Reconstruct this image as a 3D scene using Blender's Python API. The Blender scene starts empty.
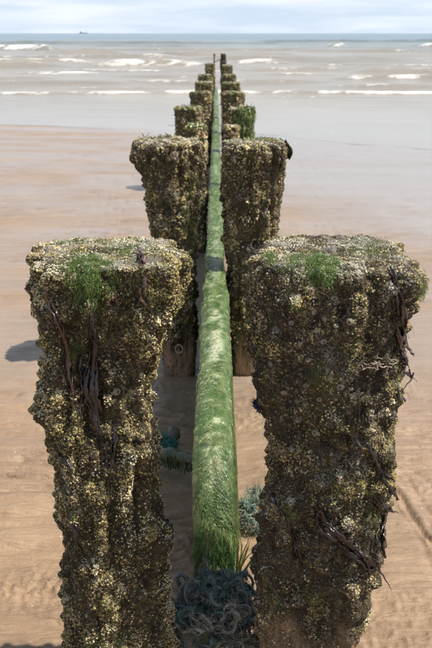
import bpy, math, random
import numpy as np
from math import radians, sin, cos, pi

# ------------------------------------------------------------------ camera, sky, sun, exposure
scene = bpy.context.scene
COL = scene.collection
PITCH = radians(18.9); FPX = 850.0; CAMZ = 1.72
cam_data = bpy.data.cameras.new('camera'); cam = bpy.data.objects.new('camera', cam_data); COL.objects.link(cam)
cam.location = (0, 0, CAMZ); cam.rotation_euler = (radians(90) - PITCH, 0, 0)
cam_data.sensor_fit = 'VERTICAL'; cam_data.sensor_height = 36.0; cam_data.sensor_width = 24.0
cam_data.lens = FPX / 648 * 36.0
cam_data.clip_start = 0.05; cam_data.clip_end = 40000
cam_data.dof.use_dof = True; cam_data.dof.focus_distance = 2.2; cam_data.dof.aperture_fstop = 10
scene.camera = cam

SUN_EL = radians(57); SUN_AZ = radians(-6)       # direction to the sun measured from +X towards +Y
world = bpy.data.worlds.new('World'); scene.world = world; world.use_nodes = True
wn, wl = world.node_tree.nodes, world.node_tree.links
wn.clear()
wo = wn.new('ShaderNodeOutputWorld'); bg = wn.new('ShaderNodeBackground'); sky = wn.new('ShaderNodeTexSky')
sky.sky_type = 'NISHITA'; sky.sun_disc = False; sky.sun_elevation = SUN_EL
sky.sun_rotation = radians(90) - SUN_AZ
sky.air_density = 1.0; sky.dust_density = 0.25; sky.ozone_density = 1.5
tc = wn.new('ShaderNodeTexCoord'); mp = wn.new('ShaderNodeMapping'); mp.inputs['Scale'].default_value = (2.6, 2.6, 26)
cn = wn.new('ShaderNodeTexNoise'); cn.inputs['Scale'].default_value = 1.6; cn.inputs['Detail'].default_value = 7; cn.inputs['Roughness'].default_value = 0.55
cr = wn.new('ShaderNodeMapRange'); cr.inputs['From Min'].default_value = 0.36; cr.inputs['From Max'].default_value = 0.66
cr.inputs['To Min'].default_value = 0.85; cr.inputs['To Max'].default_value = 0.97
cm = wn.new('ShaderNodeMix'); cm.data_type = 'RGBA'; cm.inputs[7].default_value = (12.2, 14.2, 16.6, 1)
c2 = wn.new('ShaderNodeMix'); c2.data_type = 'RGBA'; c2.inputs[6].default_value = (10.8, 13.0, 16.0, 1); c2.inputs[7].default_value = (14.2, 15.2, 16.4, 1)
cs = wn.new('ShaderNodeMapRange'); cs.inputs['From Min'].default_value = 0.40; cs.inputs['From Max'].default_value = 0.60
wl.new(cn.outputs['Fac'], cs.inputs['Value']); wl.new(cs.outputs[0], c2.inputs[0]); wl.new(c2.outputs[2], cm.inputs[7])
wl.new(tc.outputs['Generated'], mp.inputs['Vector']); wl.new(mp.outputs[0], cn.inputs['Vector'])
wl.new(cn.outputs['Fac'], cr.inputs['Value'])
# the thin cloud layer is seen edge-on low down; cover overhead, out of view, is thinned to cut fill light
sx_ = wn.new('ShaderNodeSeparateXYZ'); wl.new(tc.outputs['Generated'], sx_.inputs[0])
th_ = wn.new('ShaderNodeMapRange'); th_.inputs['From Min'].default_value = 0.0; th_.inputs['From Max'].default_value = 0.6; th_.inputs['To Min'].default_value = 1.0; th_.inputs['To Max'].default_value = 0.3
wl.new(sx_.outputs['Z'], th_.inputs['Value']); tm_ = wn.new('ShaderNodeMath'); tm_.operation = 'MULTIPLY'
wl.new(cr.outputs[0], tm_.inputs[0]); wl.new(th_.outputs[0], tm_.inputs[1]); wl.new(tm_.outputs[0], cm.inputs[0])
wl.new(sky.outputs[0], cm.inputs[6]); wl.new(cm.outputs[2], bg.inputs['Color']); wl.new(bg.outputs[0], wo.inputs['Surface'])
bg.inputs['Strength'].default_value = 0.05
sd = bpy.data.lights.new('sun', 'SUN'); sd.energy = 5.0; sd.angle = radians(0.53); sd.color = (1.0, 0.95, 0.86)
sun = bpy.data.objects.new('sun', sd); COL.objects.link(sun)
sdir = np.array([cos(SUN_EL) * cos(SUN_AZ), cos(SUN_EL) * sin(SUN_AZ), sin(SUN_EL)])
from mathutils import Vector
sun.rotation_euler = Vector(tuple(sdir)).to_track_quat('Z', 'Y').to_euler(); sun.location = (6, -2, 9)
vs = scene.view_settings; vs.view_transform = 'Standard'; vs.look = 'None'; vs.exposure = 0.43; vs.gamma = 1.0; vs.use_curve_mapping = False

# ------------------------------------------------------------------ numeric helpers
rng = np.random.default_rng(7)
def _hash(ix, iy, iz, s):
    h = (ix * 374761393 + iy * 668265263 + iz * 2147483647 + s * 974634721) & 0xFFFFFFFF
    h = ((h ^ (h >> 13)) * 1274126177) & 0xFFFFFFFF
    h = ((h ^ (h >> 16)) * 2246822519) & 0xFFFFFFFF
    return ((h ^ (h >> 15)) & 0xFFFFFF) / float(0xFFFFFF)
def vnoise(p, s=0):
    p = np.asarray(p, float); i = np.floor(p).astype(np.int64); f = p - i; f = f * f * f * (f * (f * 6 - 15) + 10)
    r = 0
    for dx in (0, 1):
        wx = f[..., 0] if dx else 1 - f[..., 0]
        for dy in (0, 1):
            wy = f[..., 1] if dy else 1 - f[..., 1]
            for dz in (0, 1):
                wz = f[..., 2] if dz else 1 - f[..., 2]
                r = r + wx * wy * wz * _hash(i[..., 0] + dx, i[..., 1] + dy, i[..., 2] + dz, s)
    return r
def fbm(p, octv=4, s=0, gain=0.5):
    a, t, r = 1.0, 0.0, 0.0
    p = np.asarray(p, float)
    for k in range(octv):
        r = r + a * vnoise(p * 2 ** k + k * 17.3, s + k); t += a; a *= gain
    return r / t
def worley(p, s=0):
    p = np.asarray(p, float); i = np.floor(p).astype(np.int64); best = np.full(p.shape[:-1], 9.0)
    for dx in (-1, 0, 1):
        for dy in (-1, 0, 1):
            for dz in (-1, 0, 1):
                c = i + np.array([dx, dy, dz])
                q = np.stack([c[..., k] + _hash(c[..., 0], c[..., 1], c[..., 2], s + 11 * k) for k in range(3)], -1)
                best = np.minimum(best, ((q - p) ** 2).sum(-1))
    return np.sqrt(best)
def sstep(x, a, b):
    t = np.clip((x - a) / (b - a), 0, 1); return t * t * (3 - 2 * t)
def nrm(v): return v / np.maximum(np.linalg.norm(v, axis=-1, keepdims=True), 1e-9)
cT, sT = cos(PITCH), sin(PITCH)
def at(px, py, d):
    """world point seen at photograph pixel (px, py) in the upright plane Y = d"""
    a = (px - 216) / FPX; b = -(py - 324) / FPX
    dy = cT + b * sT; dz = -sT + b * cT; k = d / dy
    return np.array([a * k, d, CAMZ + dz * k])
def proj(P):
    q = P - np.array([0, 0, CAMZ]); z = q[..., 1] * cT - q[..., 2] * sT
    u = q[..., 1] * sT + q[..., 2] * cT
    return 216 + FPX * q[..., 0] / z, 324 - FPX * u / z, z

# ------------------------------------------------------------------ object helpers
def mesh_np(name, V, F, smooth=True, cols=None, attrs=None):
    """V (n,3), F (m,3|4) int"""
    me = bpy.data.meshes.new(name); V = np.ascontiguousarray(V, np.float32); F = np.ascontiguousarray(F, np.int32)
    n, k = F.shape
    me.vertices.add(len(V)); me.vertices.foreach_set('co', V.ravel())
    me.loops.add(n * k); me.loops.foreach_set('vertex_index', F.ravel())
    me.polygons.add(n); me.polygons.foreach_set('loop_start', np.arange(0, n * k, k, dtype=np.int32))
    try: me.polygons.foreach_set('loop_total', np.full(n, k, np.int32))
    except Exception: pass
    me.polygons.foreach_set('use_smooth', np.full(n, smooth, bool))
    if cols is not None:
        a = me.attributes.new('Col', 'FLOAT_COLOR', 'POINT')
        c4 = np.ones((len(V), 4), np.float32); c4[:, :3] = cols; a.data.foreach_set('color', c4.ravel())
    for nm, val in (attrs or {}).items():
        a = me.attributes.new(nm, 'FLOAT', 'POINT'); a.data.foreach_set('value', np.ascontiguousarray(val, np.float32).ravel())
    me.update(calc_edges=True); me.validate()
    return me
def link(name, me, mat=None, parent=None, loc=None):
    o = bpy.data.objects.new(name, me); COL.objects.link(o)
    if mat is not None and me is not None and not me.materials: me.materials.append(mat)
    if parent is not None: o.parent = parent
    if loc is not None: o.location = loc
    return o
def tag(o, label=None, cat=None, group=None, kind=None):
    if label: o['label'] = label
    if cat: o['category'] = cat
    if group: o['group'] = group
    if kind: o['kind'] = kind
    return o
def empty(name, loc=(0, 0, 0)):
    o = bpy.data.objects.new(name, None); COL.objects.link(o); o.location = loc; o.empty_display_size = 0.05; return o
def gridF(nr, nc, wrap=False):
    r = np.arange(nr - 1)[:, None]; c = np.arange(nc if wrap else nc - 1)[None, :]; c2 = (c + 1) % nc
    return np.stack([r * nc + c, r * nc + c2, (r + 1) * nc + c2, (r + 1) * nc + c], -1).reshape(-1, 4)
def tubes(paths, radii, sides=6, flat=1.0, twist=None):
    """paths: list of (k,3); radii: list of (k,) -> V, F"""
    Vs, Fs, o = [], [], 0
    for P, R in zip(paths, radii):
        P = np.asarray(P, float); k = len(P); R = np.broadcast_to(R, (k,))
        T = nrm(np.gradient(P, axis=0)); ref = np.array([0.13, 0.95, 0.28])
        A = nrm(np.cross(T, ref)); B = np.cross(T, A)
        th = np.linspace(0, 2 * pi, sides, endpoint=False)[None, :, None] + (0 if twist is None else twist * np.linspace(0, 1, k)[:, None, None])
        ca, sa = np.cos(th), np.sin(th) * flat
        if twist is not None:
            t0 = (twist * np.linspace(0, 1, k))[:, None, None]; b = np.linspace(0, 2 * pi, sides, endpoint=False)[None, :, None]
            x, y = np.cos(b), np.sin(b) * flat; ca, sa = x * np.cos(t0) - y * np.sin(t0), x * np.sin(t0) + y * np.cos(t0)
        V = P[:, None] + R[:, None, None] * (A[:, None] * ca + B[:, None] * sa)
        F = gridF(k, sides, True) + o
        Vs.append(V.reshape(-1, 3)); Fs.append(F); o += k * sides
    return np.concatenate(Vs), np.concatenate(Fs)
def ribbons(P, W, S):
    """P (n,k,3) strand paths, W (n,k) half widths, S (n,k,3) side vectors -> V,F"""
    n, k, _ = P.shape
    L = P - S * W[..., None]; R = P + S * W[..., None]
    V = np.stack([L, R], 2).reshape(-1, 3)
    b = (np.arange(n) * k * 2)[:, None] + (np.arange(k - 1) * 2)[None, :]
    F = np.stack([b, b + 1, b + 3, b + 2], -1).reshape(-1, 4)
    return V, F

# ------------------------------------------------------------------ materials
def mat(name):
    m = bpy.data.materials.new(name); m.use_nodes = True
    return m, m.node_tree.nodes, m.node_tree.links, m.node_tree.nodes['Principled BSDF']
def noise_node(N, L, scale, detail=4, rough=0.55, vec=None):
    n = N.new('ShaderNodeTexNoise'); n.inputs['Scale'].default_value = scale; n.inputs['Detail'].default_value = detail; n.inputs['Roughness'].default_value = rough
    if vec is not None: L.new(vec, n.inputs['Vector'])
    return n
def bump_node(N, L, src, b, strength, dist):
    bn = N.new('ShaderNodeBump'); bn.inputs['Strength'].default_value = strength; bn.inputs['Distance'].default_value = dist
    L.new(src, bn.inputs['Height']); L.new(bn.outputs[0], b.inputs['Normal']); return bn
def col_mat(name, rough=0.7, spec=0.35, bump=0.4, bscale=260, bdist=0.002, var=0.35, trans=0.0):
    """vertex colour 'Col' times fine noise, with fine relief"""
    m, N, L, b = mat(name)
    at_ = N.new('ShaderNodeAttribute'); at_.attribute_name = 'Col'
    t = N.new('ShaderNodeTexCoord'); n = noise_node(N, L, bscale, 3, 0.6, t.outputs['Object'])
    mr = N.new('ShaderNodeMapRange'); mr.inputs['From Min'].default_value = 0.25; mr.inputs['From Max'].default_value = 0.75
    mr.inputs['To Min'].default_value = 1 - var; mr.inputs['To Max'].default_value = 1 + var; L.new(n.outputs['Fac'], mr.inputs['Value'])
    mx = N.new('ShaderNodeMix'); mx.data_type = 'RGBA'; mx.blend_type = 'MULTIPLY'; mx.inputs[0].default_value = 1
    L.new(at_.outputs['Color'], mx.inputs[6]); L.new(mr.outputs[0], mx.inputs[7]); L.new(mx.outputs[2], b.inputs['Base Color'])
    b.inputs['Roughness'].default_value = rough; b.inputs['Specular IOR Level'].default_value = spec
    if bump: bump_node(N, L, n.outputs['Fac'], b, bump, bdist)
    if trans:
        tr = N.new('ShaderNodeBsdfTranslucent'); L.new(mx.outputs[2], tr.inputs['Color'])
        ms = N.new('ShaderNodeMixShader'); ms.inputs[0].default_value = trans
        L.new(b.outputs[0], ms.inputs[1]); L.new(tr.outputs[0], ms.inputs[2]); L.new(ms.outputs[0], N['Material Output'].inputs['Surface'])
    return m
def flat_mat(name, rgb, rough=0.6, spec=0.4, var=0.3, scale=60, bump=0.3, metal=0.0):
    m, N, L, b = mat(name)
    t = N.new('ShaderNodeTexCoord'); n = noise_node(N, L, scale, 4, 0.6, t.outputs['Object'])
    rp = N.new('ShaderNodeValToRGB'); rp.color_ramp.elements[0].position = 0.3; rp.color_ramp.elements[1].position = 0.7
    rp.color_ramp.elements[0].color = tuple(c * (1 - var) for c in rgb) + (1,); rp.color_ramp.elements[1].color = tuple(min(1, c * (1 + var)) for c in rgb) + (1,)
    L.new(n.outputs['Fac'], rp.inputs[0]); L.new(rp.outputs[0], b.inputs['Base Color'])
    b.inputs['Roughness'].default_value = rough; b.inputs['Specular IOR Level'].default_value = spec; b.inputs['Metallic'].default_value = metal
    if bump: bump_node(N, L, n.outputs['Fac'], b, bump, 0.003)
    return m

def crust_mat(name):
    """vertex colour broken up by small fused shells: cell tints and domed relief"""
    m, N, L, b = mat(name)
    at_ = N.new('ShaderNodeAttribute'); at_.attribute_name = 'Col'; t = N.new('ShaderNodeTexCoord')
    wn_ = noise_node(N, L, 60, 2, 0.5, t.outputs['Object']); wv = N.new('ShaderNodeVectorMath'); wv.operation = 'MULTIPLY_ADD'; wv.inputs[1].default_value = (.006, .006, .006)
    L.new(wn_.outputs['Color'], wv.inputs[0]); L.new(t.outputs['Object'], wv.inputs[2])
    vo = N.new('ShaderNodeTexVoronoi'); vo.inputs['Scale'].default_value = 190; L.new(wv.outputs[0], vo.inputs['Vector'])
    sp = N.new('ShaderNodeSeparateXYZ'); L.new(vo.outputs['Color'], sp.inputs[0])
    rp = N.new('ShaderNodeValToRGB'); e = rp.color_ramp.elements; e[0].position = 0.0; e[0].color = (.030, .022, .014, 1); e[1].position = 1.0; e[1].color = (.42, .35, .20, 1)
    for ps, cl in ((.35, (.060, .045, .027, 1)), (.62, (.13, .10, .052, 1)), (.85, (.23, .185, .088, 1))):
        x = e.new(ps); x.color = cl
    L.new(sp.outputs[0], rp.inputs[0])
    n = noise_node(N, L, 22, 4, 0.65, t.outputs['Object']); mr = N.new('ShaderNodeMapRange'); mr.inputs['From Min'].default_value = .38; mr.inputs['From Max'].default_value = .62; mr.inputs['To Max'].default_value = .85
    L.new(n.outputs['Fac'], mr.inputs['Value'])
    ba = N.new('ShaderNodeAttribute'); ba.attribute_name = 'bare'; om = N.new('ShaderNodeMath'); om.operation = 'SUBTRACT'; om.inputs[0].default_value = 1; L.new(ba.outputs['Fac'], om.inputs[1])
    mf = N.new('ShaderNodeMath'); mf.operation = 'MULTIPLY'; L.new(mr.outputs[0], mf.inputs[0]); L.new(om.outputs[0], mf.inputs[1])
    mx = N.new('ShaderNodeMix'); mx.data_type = 'RGBA'; L.new(mf.outputs[0], mx.inputs[0]); L.new(at_.outputs['Color'], mx.inputs[6]); L.new(rp.outputs[0], mx.inputs[7])
    n2 = noise_node(N, L, 320, 3, 0.7, t.outputs['Object']); m2 = N.new('ShaderNodeMapRange'); m2.inputs['From Min'].default_value = .3; m2.inputs['From Max'].default_value = .7; m2.inputs['To Min'].default_value = .6; m2.inputs['To Max'].default_value = 1.4; L.new(n2.outputs['Fac'], m2.inputs['Value'])
    mm = N.new('ShaderNodeMix'); mm.data_type = 'RGBA'; mm.blend_type = 'MULTIPLY'; mm.inputs[0].default_value = 1; L.new(mx.outputs[2], mm.inputs[6]); L.new(m2.outputs[0], mm.inputs[7]); L.new(mm.outputs[2], b.inputs['Base Color'])
    b.inputs['Roughness'].default_value = .7; b.inputs['Specular IOR Level'].default_value = .3
    h = N.new('ShaderNodeMath'); h.operation = 'MULTIPLY_ADD'; h.inputs[1].default_value = -.9; L.new(vo.outputs['Distance'], h.inputs[0]); L.new(n2.outputs['Fac'], h.inputs[2])
    bn = bump_node(N, L, h.outputs[0], b, 1.0, .006)
    bs = N.new('ShaderNodeMapRange'); bs.inputs['To Min'].default_value = .3; L.new(om.outputs[0], bs.inputs['Value']); L.new(bs.outputs[0], bn.inputs['Strength'])
    return m
M_core = crust_mat('encrusted_timber')
M_barn = col_mat('barnacle_shell', 0.8, 0.25, 0.3, 420, 0.0015, 0.3)
M_weed = col_mat('green_sea_lettuce', 0.32, 0.55, 0.0, 90, 0.001, 0.3, trans=0.25)
M_kelp = col_mat('brown_seaweed', 0.24, 0.6, 0.7, 120, 0.003, 0.4)
M_plank = col_mat('algae_plank', 0.34, 0.5, 1.0, 110, 0.007, 0.5)
M_rope = col_mat('frayed_rope', 0.9, 0.15, 0.0, 200, 0.001, 0.3)
M_stone = flat_mat('grey_stone', (0.17, 0.155, 0.14), 0.7, 0.4, 0.4, 40)
M_shell = col_mat('shell_grit', 0.55, 0.4, 0.2, 300, 0.001, 0.2)
M_iron = flat_mat('rusty_iron', (0.10, 0.075, 0.06), 0.75, 0.3, 0.4, 50, 0.5)
M_pale = flat_mat('pale_rope', (0.33, 0.27, 0.21), 0.85, 0.2, 0.25, 200)
M_hull = flat_mat('ship_hull', (0.33, 0.38, 0.42), 0.6, 0.3, 0.1, 0.2, 0)  # ship colours lightened towards blue-grey: distance haze painted in
M_house = flat_mat('ship_house', (0.45, 0.47, 0.5), 0.6, 0.3, 0.1, 0.2, 0)

# ------------------------------------------------------------------ ground heights
WATER = -0.30
def sand_base(x, y):
    z = np.interp(y, [-6, 0, 2, 4.85, 11, 18.6, 31, 60, 120], [0.0, -0.12, -0.15, -0.15, -0.19, -0.30, -0.75, -1.8, -4])
    return z - 0.011 * np.clip(x, -12, 12) * sstep(y, 5, 13)
PAIR_D = [2.0, 4.85, 7.9, 11.0, 13.8, 16.8, 20.0, 26.0]

# ------------------------------------------------------------------ sand
def build_sand():
    nr, nc = 480, 330
    t = np.linspace(0, 1, nr); y = -5 + 6.0 * np.expm1(t * 2.9) * (85 / (6.0 * np.expm1(2.9)))
    # denser rows where the camera is close to the ground it sees
    y = np.interp(t, [0, 0.04, 0.08, 0.52, 0.70, 0.88, 1], [-5, 0.9, 1.7, 4.2, 9, 24, 90]); y = np.convolve(np.pad(y, 12, mode='reflect', reflect_type='odd'), np.ones(25) / 25, 'valid')
    s = np.linspace(-1, 1, nc); w = np.sign(s) * np.interp(np.abs(s), [0, .70, .80, 1], [0, .115, .22, 1])
    Y = np.repeat(y[:, None], nc, 1); X = (Y + 9) * 0.75 * w[None, :]
    Z = sand_base(X, Y)
    fade = 1 - sstep(Y, 8, 20)
    p = np.stack([X * 0.7, Y * 0.9, 0 * X], -1)
    Z = Z + 0.055 * (fbm(p, 3, 3) - 0.5) * (1 - 0.75 * sstep(Y, 12, 20))
    # small drainage ridges running across the beach
    q = np.stack([X * 2.2 + 1.5 * fbm(np.stack([X, Y, X * 0], -1), 2, 9), Y * 13, X * 0], -1)
    r1 = fbm(q, 3, 21); rm = sstep(fbm(np.stack([X * 1.3, Y * 1.7, X * 0], -1), 3, 27), .38, .6) * (0.25 + 0.75 * (1 - sstep(X, -.2, .5)))
    Z = Z + 0.040 * rm * (np.abs(r1 - 0.5) * 2) ** 0.8 * fade - 0.006 * fade
    Z = Z - 0.011 * np.exp(-((r1 - 0.5) / 0.035) ** 2) * sstep(fbm(np.stack([X * 1.1, Y * 1.4, X * 0], -1), 2, 29), .40, .55) * fade
    Z = Z + 0.016 * (fbm(np.stack([X * 9, Y * 16, X * 0], -1), 3, 5) - 0.5) * fade
    # casts and lumps in patches on the left
    cast = np.maximum(0.7 * sstep(fbm(np.stack([X * 2, Y * 2.2, X * 0], -1), 2, 33), 0.52, 0.66), 1.5 * np.exp(-(((X + .62) / .22) ** 2 + ((Y - 2.56) / .10) ** 2)))
    Z = Z + 0.038 * cast * np.clip(0.55 - worley(np.stack([X * 34, Y * 34, X * 0 + .5], -1), 8), 0, 1) * (1 - sstep(Y, 3, 9))
    # runnel curving away to the right of the near right post
    cx = np.interp(Y, [1.6, 2.4, 2.88, 3.18, 3.36, 3.6, 3.9], [1.05, 0.93, 0.846, 0.80, 0.755, 0.69, 0.60])
    d = (X - cx - 0.05 * (fbm(np.stack([Y * 4, X * 0, X * 0], -1), 3, 19) - .5)); side = sstep(Y, 1.6, 2.2) * (1 - sstep(Y, 3.4, 3.8))
    Z = Z - side * (0.016 * np.exp(-(d / 0.010) ** 2) - 0.007 * np.exp(-((d - 0.03) / 0.018) ** 2))
    for k, off in enumerate((-0.06, 0.09, 0.17)):
        dd = X - cx - off - 0.02 * np.sin(Y * 9 + k * 2); Z = Z - 0.007 * np.exp(-(dd / 0.012) ** 2) * sstep(Y, 1.8, 2.3) * (1 - sstep(Y, 3.2, 3.7))
    # scour beside the groyne and round the posts
    for dd in PAIR_D:
        for sx in (-0.27, 0.29):
            Z = Z - 0.05 * np.exp(-(((X - sx) / 0.3) ** 2 + ((Y - dd) / 0.34) ** 2))
    Z = Z - 0.045 * np.exp(-(X / 0.33) ** 2) * sstep(Y, 2.4, 3.2)
    wet = sstep(-Z + 0.030 * np.clip(X, -3, 3) * sstep(Y, 5, 9) + 0.07 * (fbm(np.stack([X * 0.45, Y * 1.1, X * 0], -1), 3, 12) - 0.5), 0.16, 0.26)
    wet = np.maximum(wet, (0.30 + 0.45 * sstep(fbm(np.stack([X * 0.8, Y * 2.5, X * 0], -1), 4, 14), .3, .7)) * sstep(Y, 2.4, 6.5))
    V = np.stack([X, Y, Z], -1).reshape(-1, 3)
    m, N, L, b = mat('wet_sand')
    t_ = N.new('ShaderNodeTexCoord'); a = N.new('ShaderNodeAttribute'); a.attribute_name = 'wet'
    n1 = noise_node(N, L, 1.3, 5, 0.6, t_.outputs['Object']); n2 = noise_node(N, L, 420, 3, 0.7, t_.outputs['Object'])
    mpg = N.new('ShaderNodeMapping'); mpg.inputs['Scale'].default_value = (0.7, 5.0, 1); L.new(t_.outputs['Object'], mpg.inputs['Vector'])
    n3 = noise_node(N, L, 3.0, 6, 0.62, mpg.outputs[0])
    rp = N.new('ShaderNodeValToRGB'); e = rp.color_ramp.elements
    e[0].position = 0.30; e[0].color = (0.22, 0.140, 0.082, 1); e[1].position = 0.72; e[1].color = (0.38, 0.25, 0.152, 1)
    ad = N.new('ShaderNodeMath'); ad.operation = 'ADD'; mu = N.new('ShaderNodeMath'); mu.operation = 'MULTIPLY'; mu.inputs[1].default_value = 0.5; rp.color_ramp.elements[0].position = 0.36; rp.color_ramp.elements[1].position = 0.64
    L.new(n1.outputs['Fac'], ad.inputs[0]); L.new(n3.outputs['Fac'], ad.inputs[1]); L.new(ad.outputs[0], mu.inputs[0]); L.new(mu.outputs[0], rp.inputs[0])
    g = N.new('ShaderNodeMapRange'); g.inputs['From Min'].default_value = 0.3; g.inputs['From Max'].default_value = 0.7; g.inputs['To Min'].default_value = 0.82; g.inputs['To Max'].default_value = 1.18
    L.new(n2.outputs['Fac'], g.inputs['Value'])
    mx = N.new('ShaderNodeMix'); mx.data_type = 'RGBA'; mx.blend_type = 'MULTIPLY'; mx.inputs[0].default_value = 1
    L.new(rp.outputs[0], mx.inputs[6]); L.new(g.outputs[0], mx.inputs[7])
    mw = N.new('ShaderNodeMix'); mw.data_type = 'RGBA'; mw.inputs[7].default_value = (0.30, 0.245, 0.205, 1)
    L.new(a.outputs['Fac'], mw.inputs[0]); L.new(mx.outputs[2], mw.inputs[6]); L.new(mw.outputs[2], b.inputs['Base Color'])
    rr = N.new('ShaderNodeMapRange'); rr.inputs['To Min'].default_value = 0.42; rr.inputs['To Max'].default_value = 0.13
    L.new(a.outputs['Fac'], rr.inputs['Value']); L.new(rr.outputs[0], b.inputs['Roughness'])
    b.inputs['Specular IOR Level'].default_value = 0.5
    bs = N.new('ShaderNodeMapRange'); bs.inputs['To Min'].default_value = 0.7; bs.inputs['To Max'].default_value = 0.06; L.new(a.outputs['Fac'], bs.inputs['Value'])
    h = N.new('ShaderNodeMath'); h.operation = 'MULTIPLY_ADD'; h.inputs[1].default_value = 0.35; L.new(n2.outputs['Fac'], h.inputs[0])
    n4 = noise_node(N, L, 38, 5, 0.6, t_.outputs['Object']); L.new(n4.outputs['Fac'], h.inputs[2])
    bn = bump_node(N, L, h.outputs[0], b, 0.5, 0.006); L.new(bs.outputs[0], bn.inputs['Strength'])
    mpr = N.new('ShaderNodeMapping'); mpr.inputs['Scale'].default_value = (1.0, 4.2, 1); mpr.inputs['Rotation'].default_value = (0, 0, .12); L.new(t_.outputs['Object'], mpr.inputs['Vector'])
    n5 = noise_node(N, L, 4.2, 5, 0.55, mpr.outputs[0]); rg = N.new('ShaderNodeMath'); rg.operation = 'SUBTRACT'; rg.inputs[1].default_value = 0.5; L.new(n5.outputs['Fac'], rg.inputs[0])
    ab = N.new('ShaderNodeMath'); ab.operation = 'ABSOLUTE'; L.new(rg.outputs[0], ab.inputs[0]); pw = N.new('ShaderNodeMath'); pw.operation = 'POWER'; pw.inputs[1].default_value = 0.5; L.new(ab.outputs[0], pw.inputs[0])
    b2 = N.new('ShaderNodeBump'); b2.inputs['Distance'].default_value = 0.035; L.new(pw.outputs[0], b2.inputs['Height']); L.new(b2.outputs[0], bn.inputs['Normal'])
    s2 = N.new('ShaderNodeMapRange'); s2.inputs['To Min'].default_value = 0.5; s2.inputs['To Max'].default_value = 0.10; L.new(a.outputs['Fac'], s2.inputs['Value']); L.new(s2.outputs[0], b2.inputs['Strength'])
    me = mesh_np('beach_sand', V, gridF(nr, nc), True, attrs={'wet': wet})
    o = link('beach_sand', me, m); tag(o, 'wet tan sand of the beach running down to the sea', kind='structure')
    return X[0] * 0, y, w, Z
_, SY, SW, SZ = build_sand()
def sand_z(x, y):
    r = np.clip(np.searchsorted(SY, y) - 1, 0, len(SY) - 2); f = (y - SY[r]) / (SY[r + 1] - SY[r])
    z = [np.interp(x, (SY[k] + 9) * 0.75 * SW, SZ[k]) for k in (r, r + 1)]
    return float(z[0] * (1 - f) + z[1] * f)

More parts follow.
